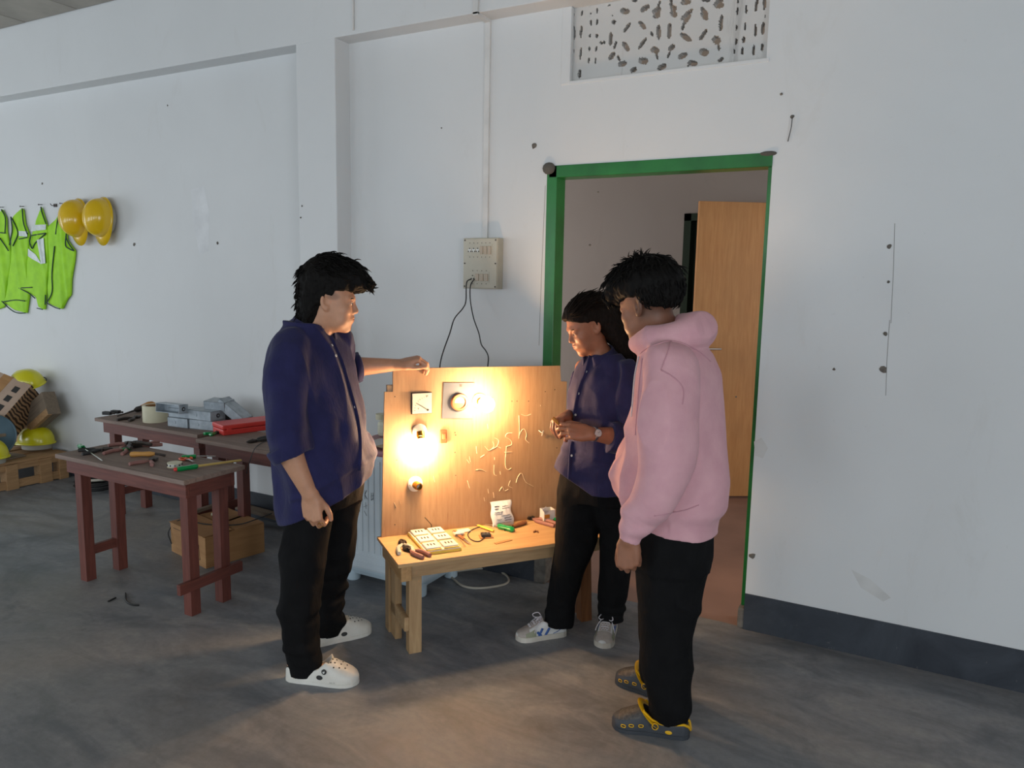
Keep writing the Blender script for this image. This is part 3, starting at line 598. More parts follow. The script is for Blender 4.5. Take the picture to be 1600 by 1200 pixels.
# ------------------------------------------------------------------ pallet corner
PX = -5.80
def at_x(u, v, x): return at_plane((x, 0, 0), (1, 0, 0), u, v)
pl = thing('pallet', 'rough wooden pallet against the wall at the left edge', 'pallet', (PX-.5, 3.0, 0))
PY0, PY1, PH = 2.55, 3.44, .205
for y, wy in ((2.62, .08), (3.02, .085), (3.265, .09), (3.40, .07)):
    MB().box((.0+.42, y-3.0-wy/2, .0), (.506, y-3.0+wy/2, PH-.018), bev=.003).build('pallet_block', M_PALLET, pl)
    MB().box((-.55, y-3.0-wy/2, .0), (-.40, y-3.0+wy/2, PH-.018), bev=.003).build('pallet_block', M_PALLET, pl)
for z0, z1 in ((.008, .068), (.142, .187)): MB().box((.478, PY0-3.0, z0), (.496, PY1-3.0, z1), bev=.002).build('side_rail', M_PALLET, pl)
for k in range(6):
    x = .40-.19*k; MB().box((x-.06, PY0-3.0, PH-.017), (x+.09, PY1-3.0, PH+.001+.002*rnd.random()), bev=.002).build('deck_board', M_PALLET, pl)
ZP = PH+.004
t = thing('plywood_sheet', 'thin loose plywood sheet lying on the pallet', 'plywood', (PX-.42, 2.88, ZP), .12)
MB().box((-.38, -.28, 0), (.36, .26, .012), bev=.002).build('sheet', M_GREYWOOD, t)
ZP2 = ZP+.0125
def helmet(label, m, loc, rot, band=True, group=None, strap=False):
    t = thing('safety_helmet', label, 'helmet', loc, rot, group)
    nu, nv_ = 40, 12; P = []
    for i in range(nv_+1):
        ph = PI/2*i/nv_; row = []
        for k in range(nu):
            a = 2*PI*k/nu; r = math.cos(ph)**.75 if i < nv_ else .0
            ridge = 1+.03*math.exp(-(math.sin(a)*r/.16)**2)*math.sin(ph)
            row.append((.137*r*math.cos(a), .108*r*math.sin(a), .118*math.sin(ph)*ridge+.012))
        P.append(row)
    b = MB(); b.grid(P, closed=True)
    rim = [[], [], [], []]
    for k in range(nu):
        a = 2*PI*k/nu; pk_ = max(0, math.cos(a))**2.2; e = .012+.045*pk_; x, y = math.cos(a), math.sin(a)
        rim[0].append((.137*x, .108*y, .012)); rim[1].append(((.137+e)*x, (.108+e*.55)*y, .004-.012*pk_))
        rim[2].append(((.137+e)*x, (.108+e*.55)*y, -.001-.012*pk_)); rim[3].append((.130*x, .101*y, .004))
    b.grid(rim, closed=True)
    P2 = [[(x*.955, y*.955, z*.955) for x, y, z in row] for row in P]; b.grid(P2, closed=True)
    b.build('shell', m, t, 'all')
    if band:
        B_ = [[(.112*math.cos(a), .088*math.sin(a), z) for a in [2*PI*k/28 for k in range(28)]] for z in (.012, -.042)]
        B2 = [[(.108*math.cos(a), .084*math.sin(a), z) for a in [2*PI*k/28 for k in range(28)]] for z in (-.042, .012)]
        h = MB().grid(B_+B2, closed=True).build('headband', M_WEB, t, True)
        MB().box((-.025, -.092, -.02), (.025, -.080, .012), bev=.003).build('suspension_clip', M_STRAPBLK, h)
    if strap:
        MB().tube(spline([(.10, -.085, .0), (.02, -.118, .020), (-.08, -.100, .012), (-.13, -.05, .0)], 5), .004, 6).build('chin_strap', M_STRAPBLK, t, True)
    return t
pc = at_x(64, 697, -6.02)
helmet('lemon yellow helmet standing on the pallet, right of the blue drum', M_YELIME, (pc.x-.02, pc.y-.02, ZP2+.046), (0, 0, math.radians(200)), True)
pc = at_x(-8, 702, -6.0)
helmet('lemon yellow helmet cut by the left edge, low on the pallet', M_YELIME, (-5.845, 2.90, ZP2+.046), (0, 0, math.radians(190)), True)
# tilted carton with tiger-stripe print
def tiger_mat():
    m, t, b = _nodes('tiger_print_card'); v = mapped(t, (1, 1, 1))
    w_ = N(t, 'ShaderNodeTexWave', wave_type='BANDS', bands_direction='Z'); w_.inputs['Scale'].default_value = 11; w_.inputs['Distortion'].default_value = 5.5
    w_.inputs['Detail'].default_value = 2; w_.inputs['Detail Scale'].default_value = .9; t.links.new(v, w_.inputs['Vector'])
    c = ramp(t, w_.outputs['Fac'], [(.44, S(62, 44, 34)), (.54, S(170, 134, 98))])
    t.links.new(c, b.inputs['Base Color']); b.inputs['Roughness'].default_value = .8; return m
M_TIGER = tiger_mat()
M_PALECARD = mat('pale_card', S(186, 160, 142), .8, base2=S(172, 146, 128))
E0 = Vector((-5.95, 3.285, .738)); e_ = Vector((0, .207, .207)).normalized(); a_ = Vector((1, 0, 0)); b_ = Vector((0, -.707, .707)); ph_ = math.radians(62)
n1 = a_*math.cos(ph_)+b_*math.sin(ph_); n2 = a_*math.sin(ph_)-b_*math.cos(ph_)
t = thing('carton', 'tilted carton with tiger-stripe side leaning over the pallet', 'carton'); t.matrix_world = Matrix(((n1.x, n2.x, e_.x, E0.x), (n1.y, n2.y, e_.y, E0.y), (n1.z, n2.z, e_.z, E0.z), (0, 0, 0, 1)))
MB().box((-.27, -.36, -.38), (-.002, -.002, 0), bev=.003).build('carton_body', M_PALECARD, t)
MB().box((-.27, -.0019, -.38), (-.002, .001, 0)).build('striped_side', M_TIGER, t)
MB().box((-.002, -.24, -.38), (-.0005, -.16, 0)).build('tape_strip', M_CARD, t)
for k in range(4): MB().box((-.002, -.10, -.36+.085*k), (-.0006, -.055, -.31+.085*k)).build('printed_mark', M_INK, t)
pc = at_x(36, 590, -6.10)
helmet('lemon yellow helmet with black strap perched on the tiger-stripe carton', M_YELIME, (-6.10, 3.345, .715), (math.radians(-20), math.radians(4), math.radians(188)), False, None, True)
t = thing('wooden_slab', 'thick grey wooden slab leaning on the wall behind the blue drum', 'slab', (-6.28, 3.34, .215), (math.radians(-5), math.radians(-31), 0))
MB().box((0, -.05, 0), (.60, .05, .19), bev=.006).build('slab', M_GREYWOOD, t); MB().box((.02, -.054, -.004), (.598, -.02, .05), bev=.004).build('lit_edge', M_PALLET, t)  # paler strip paints the light catching the slab's lower edge
t = thing('drum', 'grey-blue flat round drum standing on its rim on the pallet', 'drum', (-5.985, 2.985, ZP2+.168), (PI/2*.96, 0, math.radians(75)))
MB().lathe([(.03, .04), (.140, .04), (.150, .036), (.160, .04), (.163, .034), (.160, .028), (.158, -.03), (.163, -.036), (.160, -.04), (.03, -.04)], n=36).build('shell', M_BLUEDRUM, t, True)
MB().lathe([(.016, .04), (.016, .06)], n=12).build('bung', M_IRON, t, True)
MB().box((-.09, -.012, .0405), (.09, .012, .052), bev=.004).build('handle_bar', M_GREYWOOD, t)

# ------------------------------------------------------------------ hi-vis vests and helmets on the wall
def vest_from(label, out, folds, pipes, tapes, hang, seed, cat='vest'):
    """outline and lines traced on the hanging cloth, in wall metres from the nail"""
    def W(u, v): p = at_y(u, v, WALL_Y-.028); return (p.x, p.z)
    H = W(*hang)
    t = thing('safety_vest', label, cat, (H[0], WALL_Y, H[1]))
    loc = lambda u, v: (W(u, v)[0]-H[0], W(u, v)[1]-H[1])
    pts = [loc(*q) for q in out]
    # resample rows of the outline from top to bottom
    import bisect
    zs = [p[1] for p in pts]; z0, z1 = min(zs), max(zs); nr, ncol = 44, 22
    def span(z):
        xs = []
        n = len(pts)
        for i in range(n):
            a, b_ = pts[i], pts[(i+1) % n]
            if (a[1]-z)*(b_[1]-z) < 0 or a[1] == z:
                if a[1] != b_[1]: xs.append(a[0]+(b_[0]-a[0])*(z-a[1])/(b_[1]-a[1]))
        return (min(xs), max(xs)) if xs else None
    def depth(x, z):
        k = (z1-z)/(z1-z0); d = .012+.012*min(1, k*3)
        for fx, fz, sl, wd_, am in folds:
            u_ = (x-fx)+(z-fz)*sl; d += .6*am*math.exp(-(u_/wd_)**2)*min(1, k*2.5+.2)
        return -d-.003*math.sin(31*x+9*z+seed)
    F, Bk = [], []
    for i in range(nr+1):
        z = z1-(z1-z0)*(i+.02)/(nr+.04); s_ = span(z)
        if not s_: continue
        row = []; rb = []
        for j in range(ncol+1):
            f = j/ncol; x = s_[0]+(s_[1]-s_[0])*f; e = (1-(2*f-1)**2)**.5
            row.append((x, depth(x, z)*(.6+.4*e), z)); rb.append((x, -.008, z))
        F.append(row+rb[::-1])
    b = MB(); b.grid(F, closed=True); b.build('cloth', M_LIME, t, 'all')
    def lift(q, up=.004):
        x, z = loc(*q); return (x, depth(x, z)-up, z)
    for ln_ in pipes: MB().tube(spline([lift(q) for q in ln_], 5), .0042, 6).build('piping', M_PIPING, t, True)
    for quad in tapes:
        P = []
        (a, b_, c, d) = quad
        for i in range(5):
            P.append([lift((a[0]+(b_[0]-a[0])*j/6+((d[0]-a[0])*(1-j/6)+(c[0]-b_[0])*j/6)*i/4, a[1]+(b_[1]-a[1])*j/6+((d[1]-a[1])*(1-j/6)+(c[1]-b_[1])*j/6)*i/4), .003) for j in range(7)])
        MB().grid(P).build('reflective_tape', M_REFLECT, t, 'all')
    b = MB(); b.tube([(0, -.002, .012), (0, -.03, .010)], .003, 6).lathe([(.006, 0), (.006, .002)], T(0, -.03, .010) @ R('X', 90), 8); b.build('nail', M_IRON, t)
    return t
def Z5(pts): return [(x/5.4545, 280+y/5.4545) for x, y in pts]
vest_from('lime hi-vis vest cut off by the left edge of the photo', Z5([(0, 255), (40, 330), (45, 450), (75, 610), (75, 700), (60, 830), (40, 960), (25, 1090), (-30, 1110), (-120, 1060), (-140, 800), (-110, 500), (-60, 380), (-20, 270)]), [(-.03, -.4, .1, .03, .02)],
  [Z5([(0, 258), (38, 330), (40, 460)]), Z5([(-5, 455), (40, 460)]), Z5([(0, 500), (40, 565), (72, 610)])], [], Z5([(0, 250)])[0], 1)
vest_from('lime hi-vis vest hung by one shoulder, second from the left edge', Z5([(170, 245), (185, 260), (200, 380), (235, 470), (230, 560), (215, 720), (235, 1000), (215, 1140), (140, 1130), (60, 1085), (15, 1040), (50, 900), (75, 700), (80, 560), (85, 330), (100, 300)]), [(.00, -.45, .15, .02, .02), (-.1, -.5, .1, .02, .012)],
  [Z5([(178, 250), (195, 370), (232, 470)]), Z5([(85, 320), (125, 400), (145, 470), (120, 570)]), Z5([(85, 320), (105, 430), (90, 520), (80, 560)]), Z5([(165, 510), (230, 495)]), Z5([(25, 1045), (130, 1030), (215, 1038)]), Z5([(15, 1040), (90, 1110), (150, 1140), (215, 1140)])],
  [Z5([(158, 440), (232, 445), (230, 490), (160, 485)])], Z5([(175, 243)])[0], 2)
vest_from('lime hi-vis vest with silver tape, third from the left edge', Z5([(332, 232), (345, 260), (385, 390), (400, 480), (405, 720), (390, 850), (370, 1110), (315, 1105), (290, 1010), (220, 955), (160, 925), (200, 760), (240, 560), (260, 440), (300, 320)]), [(.0, -.45, .2, .02, .02), (.04, -.6, -.1, .02, .015)],
  [Z5([(335, 235), (345, 280), (385, 380)]), Z5([(262, 480), (390, 460)]), Z5([(262, 480), (255, 530), (275, 590), (300, 540), (390, 465)]), Z5([(160, 928), (270, 922)]), Z5([(160, 928), (250, 975), (295, 1015)]), Z5([(312, 1100), (365, 1110)])],
  [Z5([(265, 390), (385, 385), (385, 430), (258, 445)]), Z5([(320, 520), (372, 500), (395, 715), (345, 725)]), Z5([(240, 590), (300, 640), (350, 670), (345, 722)])[0:2]+Z5([(350, 725), (235, 655)])], Z5([(332, 228)])[0], 3)
vest_from('lime hi-vis vest hanging open, nearest to the yellow wall helmets', Z5([(515, 215), (520, 300), (545, 400), (560, 520), (628, 610), (620, 700), (595, 850), (590, 985), (555, 1030), (520, 1105), (480, 1100), (395, 1055), (390, 900), (400, 650), (390, 400), (420, 370), (470, 330), (500, 250)]), [(.0, -.4, .05, .015, .02), (-.06, -.5, .02, .02, .015)],
  [Z5([(515, 218), (492, 320), (475, 470)]), Z5([(462, 570), (445, 800), (440, 960), (400, 1055)]), Z5([(400, 1055), (470, 1095), (515, 1105)]), Z5([(562, 440), (560, 560), (590, 595), (625, 610)]), Z5([(562, 500), (590, 560), (625, 608)]), Z5([(390, 985), (388, 1070)])],
  [], Z5([(515, 218)])[0], 4)
def HANG(d): return (Matrix(((0, 1, 0), (0, 0, -1), (-1, 0, 0))).to_4x4() @ R('Z', d) @ R('Y', -4)).to_euler()
helmet('yellow helmet hanging on the wall right beside the vests', M_YEL, (-5.465, WALL_Y-.052, 1.985), HANG(6), True)
helmet('yellow helmet hanging on the wall, right-hand one of the pair', M_YEL, (-5.185, WALL_Y-.05, 1.985), HANG(-3), True)
p = at_y(87, 321, WALL_Y)
t = thing('wall_hook', 'small dark wall hook behind the pair of yellow helmets', 'hook', p); MB().box((-.02, -.006, -.012), (.02, 0, .012), bev=.002).build('plate', M_IRON, t); MB().tube([(0, 0, 0), (0, -.03, -.004), (0, -.04, .01)], .003).build('peg', M_IRON, t, True)

# ------------------------------------------------------------------ pale bench with the plywood test board
ANG = math.atan2(.788, .615); UV = np.array([math.cos(ANG), math.sin(ANG), 0]); NV = np.array([-UV[1], UV[0], 0])
BF = np.array([-1.82, 2.425, 0.]); BH = .43; B0 = BF+NV*.335+np.array([0, 0, BH])
bn = thing('bench', 'low pale wooden bench carrying the plywood test board', 'bench', BF, ANG)
MB().box((-.012, -.015, BH-.016), (.985, .355, BH), bev=.002).build('bench_top', M_PLY, bn)
MB().box((.02, .012, BH-.075), (.96, .036, BH-.017), bev=.002).build('apron', M_PINEX, bn)
MB().box((.02, .30, BH-.075), (.96, .324, BH-.017), bev=.002).build('apron', M_PINEX, bn)
MB().box((.005, .0, BH-.085), (.05, .325, BH-.017), bev=.003).build('end_rail', wood('pine_end', S(190, 150, 100), S(160, 120, 76), 4, 1), bn)
MB().box((.93, .037, BH-.075), (.955, .30, BH-.017), bev=.003).build('end_rail', M_PINE, bn)
def leg(x, y, w, d, m, lean=0, z1=BH-.017):
    b = MB(); v = []
    for z, o in ((0, lean), (z1, 0)):
        for ax, ay in ((-1, -1), (1, -1), (1, 1), (-1, 1)): v.append((x+o+ax*w/2, y+ay*d/2, z))
    b.add(v, [(3, 2, 1, 0), (4, 5, 6, 7), (0, 1, 5, 4), (1, 2, 6, 5), (2, 3, 7, 6), (3, 0, 4, 7)]); return b.build('leg', m, bn)
leg(.078, .066, .055, .05, M_PINE); leg(.05, .302, .06, .06, M_PINE, .0); leg(.045, .235, .03, .08, M_PINE, 0, BH-.08)
leg(.90, .066, .055, .05, M_BROWNPINE, .02); leg(.90, .302, .055, .05, M_PINE)
MB().box((.030, .045, .10), (.056, .33, .165), bev=.008).build('stretcher', M_PINEX, bn)
MB().tube(spline([(.905, .10, .02), (.915, .13, .10), (.90, .16, .13), (.905, .25, .12)], 4), [.02]*5+[.03]*5+[.025]*3, 10).build('stretcher', M_BROWNPINE, bn, True)

bd = thing('test_board', 'tall scratched plywood board with meters and lit bulbs standing on bench', 'board', B0+np.array([0, 0, .0005]), ANG)
OUT = [(.005, 0), (.022, .667), (.060, .667), (.061, .771), (.893, .760), (.900, .682), (.933, .680), (.930, .0)]
MB().prism(OUT, -.012, 0, R('X', 90)).build('plywood_panel', M_BOARD, bd)
MB().box((.034, .002, .650), (.075, .02, .697)).build('backing_block', M_GREYWOOD, bd)
def BP(u, v, off=0.0): # a point off the face of the board, in the board's own frame
    p = at_plane(B0-NV*off, NV, u, v); r = np.array(p)-B0; return Vector((float(r@UV), -off, float(r[2])))
for u, v in [(617, 620), (867, 609), (617, 820), (620, 719), (711, 676), (711, 707), (712, 743), (852, 612), (800, 627), (808, 627), (826, 627), (712, 680), (870, 700)]:
    p = BP(u, v); MB().lathe([(.0028, 0), (.0022, .0012)], T(p.x, .0002, p.z) @ R('X', 90), 8).build('screw', M_IRON, bd)
# chalk writing
CH = [[(865, 410), (868, 480), (865, 545)], [(867, 525), (880, 497), (897, 490), (910, 520), (905, 550), (925, 571)], [(878, 402), (905, 412), (935, 402)],
 [(825, 512), (797, 515), (787, 535), (815, 553), (822, 580), (788, 592)], [(722, 541), (745, 555), (738, 588), (712, 606)], [(735, 590), (760, 601)], [(665, 590), (690, 615), (718, 592), (712, 562)], [(615, 590), (618, 632)],
 [(792, 592), (785, 680), (790, 718), (803, 728), (820, 718)], [(780, 625), (826, 624)], [(722, 655), (722, 670)], [(720, 700), (720, 752), (735, 762)], [(755, 738), (757, 756)], [(560, 668), (575, 690)], [(575, 650), (581, 682)], [(610, 731), (640, 725), (672, 739)],
 [(850, 803), (856, 775), (880, 747), (905, 800), (950, 825)], [(815, 790), (805, 822), (826, 834)], [(750, 852), (768, 828), (780, 851), (802, 842)], [(683, 840), (687, 865)], [(715, 860), (719, 892)], [(660, 890), (665, 912)], [(563, 790), (576, 835)], [(135, 920), (146, 950)], [(166, 905), (168, 925)], [(365, 765), (372, 800)], [(640, 655), (662, 640)], [(990, 348), (992, 356)], [(680, 460), (684, 490)]]
b = MB()
for st in CH:
    P = [BP(580+x/3.75, 540+y/3.75) for x, y in st]; P = spline([(p.x, -.0006, p.z) for p in P], 4) if len(P) > 2 else [(p.x, -.0006, p.z) for p in P]
    b.tube(P, .0023, 5, flat=.35, ref=(1, 0, 0))
b.build('chalk_writing', mat('chalk', S(244, 226, 192), .9), bd)
# square panel meter
a0, a1, h0, h1 = .142, .238, .562, .660
mt = MB().box((a0, -.012, h0), (a1, -.0005, h1), bev=.002).build('panel_meter', mat('meter_rim', S(58, 46, 36), .4), bd)
mt['label'] = 'square white-faced panel meter with dark rim'
MB().box((a0+.003, -.0172, h0+.003), (a1-.003, -.0115, h1-.003)).build('dial', mat('meter_dial', S(208, 212, 200), .4), mt)
b = MB(); cx, cz = a1-.022, h0+.018
b.tube([(cx, -.0178, cz), (cx-.048, -.0178, cz+.030)], .0012, 5); b.build('needle', M_INK, mt)
b = MB(); b.lathe([(.005, 0), (.005, .0015)], T(cx, -.017, cz) @ R('X', 90), 14)
for k in range(9):
    a = math.radians(95+85*k/8); r0, r1 = .058, .064
    b.tube([(cx+r0*math.cos(a), -.0176, cz+r0*math.sin(a)), (cx+r1*math.cos(a), -.0176, cz+r1*math.sin(a))], .0008, 4)
b.build('scale_marks', M_INK, mt)
def text(s, size, M, m, parent, name='lettering'):
    c = bpy.data.curves.new(name, 'FONT'); c.body = s; c.size = size; c.extrude = .0003; c.align_x = 'CENTER'
    o = bpy.data.objects.new(name, c); COL.objects.link(o); o.parent = parent; o.matrix_local = M; c.materials.append(m)
    bpy.context.view_layer.update(); me = bpy.data.meshes.new_from_object(o.evaluated_get(bpy.context.evaluated_depsgraph_get())); q = bpy.data.objects.new(name, me); COL.objects.link(q); q.parent = parent; q.matrix_local = M; bpy.data.objects.remove(o); return q
text('V', .012, T(a0+.030, -.0176, h0+.022) @ R('X', 90), M_INK, mt); text('500', .008, T(a1-.026, -.0176, h1-.018) @ R('X', 90), M_INK, mt)
# grey plate with the round gauge
pp = [(.296, .699), (.448, .694), (.438, .524), (.288, .534)]
pt = MB().prism(pp, .0005, .004, R('X', 90)).build('steel_plate', mat('dull_grey_plate', S(84, 90, 102), .8), bd)
MB().lathe([(.041, 0), (.042, .010), (.038, .016), (.029, .016), (.028, .011)], T(.371, -.0035, .607) @ R('X', 90), 32, cap=False).build('gauge_rim', mat('copper_brown_rim', S(140, 92, 60), .4, .3), pt, True)
MB().lathe([(.029, .0), (.029, .008)], T(.371, -.0035, .607) @ R('X', 90), 24).build('gauge_dial', mat('brown_dial', S(128, 84, 56), .4), pt)
b = MB(); b.prism([(.024*math.cos(PI*k/14), .024*math.sin(PI*k/14)-.002) for k in range(15)], .0082, .009, T(.371, -.0035, .607) @ R('X', 90)); b.build('gauge_window', M_WHITEPL, pt)
b = MB(); b.box((-.0055, -.0055, 0), (.0055, .0055, .0008), T(.378, -.0045, .683) @ R('X', 90)); b.build('screw', M_IRON, pt)
# small sliding switch
sp = BP(692, 681); b = MB().box((sp.x-.017, -.014, sp.z-.033), (sp.x+.017, -.0005, sp.z+.03), bev=.004).build('switch', mat('brown_bakelite', S(122, 78, 50), .4), bd)
MB().box((sp.x-.008, -.02, sp.z-.012), (sp.x+.008, -.0135, sp.z+.012), bev=.003).build('switch_lever', mat('brown_bakelite_lever', S(150, 98, 62), .4), b)
cp = BP(845, 676); MB().tube(spline([(cp.x-.012, -.002, cp.z+.012), (cp.x-.004, -.02, cp.z+.004), (cp.x+.006, -.018, cp.z+.012), (cp.x+.002, -.008, cp.z-.014)], 4), .0028, 6).build('wire_clip', M_CABLEW, bd, True)
# lamp holders and the two burning bulbs
M_PORC = mat('porcelain', S(222, 216, 204), .35)
M_GLOW = glow('burning_bulb_glass', BULB_COLOR, BULB_EMISSION)
def holder(pos, direction, socket=True):
    h = MB().lathe([(.034, 0), (.036, .004), (.034, .012), (.024, .018), (.02, .020)], T(pos) @ R('X', 90), 28).build('lamp_holder', M_PORC, bd, True)
    for dx_ in (-.026, .026): MB().lathe([(.0035, 0), (.0035, .0015)], T(pos) @ T(dx_, -.0145, 0) @ R('X', 90), 8).build('screw', M_IRON, h)
    d = Vector(direction).normalized(); p0 = Vector(pos)+Vector((0, -.014, 0))
    MB().lathe([(.019, 0), (.019, .022), (.017, .024), (.017, .034), (.0145, .034), (.0145, .012)], along(p0, p0+d), 22, cap=False).build('socket', M_PORC if not socket else M_BRASS, h, True)
    return h, p0+d*.03, d
def bulb(p, d):
    # pear-shaped lamp: bright glass over a brass cap
    prof = [(.0125, .004), (.0145, .014), (.022, .028), (.031, .045), (.0365, .062), (.0350, .080), (.026, .093), (.012, .100), (.0005, .102)]
    g = MB().lathe(prof, along(p, p+d), 24, cap=False).build('bulb_glass', M_GLOW, bd, 'all'); g['label'] = 'burning bulb'
    MB().lathe([(.012, -.018), (.0128, -.016), (.0128, .006), (.0118, .008)], along(p, p+d), 20).build('bulb_cap', M_BRASS, g, True)
hp = BP(748, 626, .0); h1, q, d = holder((hp.x, 0, hp.z), (-.05, -1, .0)); bulb(q, d)
hp = BP(655, 674, .0); h2, q, d = holder((hp.x, 0, hp.z), (.0, -.50, -1)); bulb(q, d)
hp = BP(648, 756, .0); h3, q, d = holder((hp.x, 0, hp.z), (.25, -1, -.12))

# ------------------------------------------------------------------ things lying on the bench
def BT_(x, y, z=BH): p = BF+UV*x+NV*y; return Vector((p[0], p[1], z))
def BL(u, v, z=BH): return at_z(u, v, z)
pliers('pliers with pale grips at the left end of the bench', BL(627, 846), BL(636, 869), BH, M_CABLEW, .25, .17)
pliers('pink-gripped pliers lying before the socket panel on the bench', BL(630, 857), BL(664, 871), BH, M_PINKRUB, .12, .16)
c0 = BT_(.205, .19)
sk_ = thing('socket_board', 'white and yellow panel of six sockets lying on the bench', 'socket panel', c0, ANG)
MB().box((-.082, -.145, .0), (.082, .135, .012), bev=.002).build('base_plate', M_YELCARD, sk_)
MB().box((-.079, -.142, .0125), (.079, .132, .016), bev=.001).build('face_plate', M_IVORY, sk_)
for i in range(2):
    for j in range(3):
        x, y = -.040+.08*i, -.095+.092*j
        md = MB().box((x-.033, y-.036, .0162), (x+.033, y+.036, .027), bev=.004).build('socket_module', M_WHITEPL, sk_)
        b = MB()
        for k in range(3): b.box((x-.018+.014*k, y-.008, .0268), (x-.012+.014*k, y+.012, .0278))
        b.build('slots', M_INK, md)
        MB().box((x-.034, y-.044, .0165), (x+.034, y-.038, .021), bev=.001).build('yellow_edge', M_YELCARD, md)
p, q = BT_(.335, .285), BT_(.345, .10)
t = thing('knife', 'folding knife with dark handle beside the socket panel', 'knife', (p.x, p.y, BH+.006), rot_to(p, q))
MB().tube([(0, 0, 0), (.07, 0, 0), (.12, 0, 0)], [.008, .009, .008], 8, flat=.5, ref=(0, 0, 1)).build('handle', M_BROWNPINE, t, True); MB().tube([(.12, 0, 0), (.17, 0, 0), (.19, .004, 0)], [.007, .006, .001], 6, flat=.2, ref=(0, 0, 1)).build('blade', M_STEEL, t)
p = BT_(.345, .235); t = thing('cable_tie_bag', 'crumpled bit of white plastic beside the folding knife', 'plastic scrap', p, ANG); MB().ball((0, 0, .012), .02, n=5, sc=(1.3, .8, .5)).build('scrap', M_WHITEPL, t)
p, q = BL(708, 836), BL(728, 857); screwdriver('thin white-handled probe lying on the right edge of socket panel', p, q, BH+.028-.02, M_CABLEW, .05, .005, M_STEEL, .0018)
# white sachet leaning on the board
t = thing('sachet', 'white printed plastic sachet leaning against the plywood board', 'packet', BT_(.59, .305), ANG)
P = []
for i in range(13):
    f = i/12; w = .054+.002*math.sin(f*7); z = .003+.112*f; y = -.020+.040*f; row = []
    for j in range(15):
        g = 2*j/14-1; th = .016*math.sin(PI*min(1, max(0, f*1.02)))*math.sqrt(max(0, 1-g*g))
        row.append((-.006+w*g+.004*math.sin(9*f), y-th+.0025*math.sin(14*g+11*f), z+.003*g*math.sin(3*f)))
    back = [(x, y+.002, z) for x, _, z in row[::-1]]; P.append(row+back)
MB().grid(P, closed=True).build('sachet_body', M_PAPER, t, 'all')
def on_sachet(g, f):
    w = .054+.002*math.sin(f*7); th = .016*math.sin(PI*f)*math.sqrt(max(0, 1-g*g)); return (-.006+w*g+.004*math.sin(9*f), -.020+.040*f-th+.0025*math.sin(14*g+11*f)-.0012, .003+.112*f+.003*g*math.sin(3*f))
for g0, g1, f, r in [(-.75, -.3, .82, .0035), (-.75, -.35, .73, .003), (0, .55, .80, .002), (.0, .7, .72, .0018), (-.7, .1, .60, .0018), (-.7, .0, .53, .0018), (-.1, .75, .44, .002), (.1, .8, .34, .003), (-.6, -.2, .30, .0018), (.05, .7, .24, .003), (-.7, .6, .14, .0016)]:
    MB().tube([on_sachet(g0+(g1-g0)*k/5, f) for k in range(6)], r, 5, flat=.4).build('printing', M_INK, t)
screwdriver('green-handled screwdriver lying in front of the white sachet', BL(803, 832), BL(757, 820), BH, M_GRNPL, .095, .0125)
p, q = BL(747, 823), BL(774, 833); t = thing('pencil_knife', 'yellow plastic cutter lying left of the green screwdriver', 'cutter', (p.x, p.y, BH+.007), rot_to(p, q))
MB().tube([(0, 0, 0), (.05, 0, 0), (.11, 0, 0)], [.008, .009, .007], 8, flat=.55, ref=(0, 0, 1)).build('handle', M_YELCARD, t, True); MB().tube([(-.03, 0, 0), (0, 0, 0)], [.003, .005], 6, flat=.3, ref=(0, 0, 1)).build('blade', M_STEEL, t)
p = BL(759, 839); t = thing('terminal_block', 'small black terminal block lying on a card with a wire loop', 'terminal block', (p.x, p.y, BH+.004), ANG-.2)
MB().box((-.022, -.018, 0), (.022, .018, .014), bev=.003).build('block', M_STRAPBLK, t); MB().box((-.03, -.026, -.0035), (.032, .024, -.0005)).build('card', M_CARD, t)
b = MB()
for k in range(2): b.lathe([(.005, .014), (.005, .017), (.003, .0172)], T(-.008+.016*k, 0, 0), 10)
b.build('terminal_screw', M_STEEL, t)
tag(MB().tube(spline([BL(758, 841)+Vector((0, 0, .005)), BL(748, 847)+Vector((0, 0, .003)), BL(736, 844)+Vector((0, 0, .003)), BL(731, 836)+Vector((0, 0, .004)), BL(738, 829)+Vector((0, 0, .004)), BL(750, 827)+Vector((0, 0, .012))], 6), .0026, 6).build('wire', M_STRAPBLK, None, True), 'black wire loop running round to the small terminal block', 'wire')
t = thing('wood_strip', 'short flat wooden strip lying at the front edge of the bench', 'strip', BT_(.50, .085), ANG+.25); MB().box((-.045, -.009, 0), (.045, .009, .003)).build('strip', M_CARD, t)
p, q = BL(797, 827), BL(822, 819); t = thing('chisel', 'dark-handled chisel lying right of the green screwdriver', 'chisel', (q.x, q.y, BH+.011), rot_to(q, p))
MB().lathe([(.004, 0), (.010, .004), (.011, .03), (.008, .07), (.009, .085), (.006, .09)], Matrix.Rotation(PI/2, 4, 'Y'), 14).build('handle', M_BROWNPINE, t, True); MB().tube([(.09, 0, 0), (.15, 0, -.005)], [.004, .005], 6, flat=.4, ref=(0, 1, 0)).build('blade', M_IRON, t)
p = BL(725, 830); t = thing('plastic_bag', 'tiny clear plastic bag lying left of the wire loop', 'bag', (p.x, p.y, BH+.001), ANG); MB().box((-.03, -.022, 0), (.03, .022, .004), bev=.002).build('bag', M_WHITEPL, t)
pliers('long pink-gripped pliers at the right end of the bench', BL(820, 809), BL(862, 821), BH, M_PINKRUB, .12, .20)
screwdriver('green screwdriver lying behind the pliers at the right end', BL(872, 815), BL(843, 812), BH, M_GRNPL, .08, .010)
t = thing('parts_box', 'small open white card box at the right end of the bench', 'box', BT_(.822, .290), ANG)
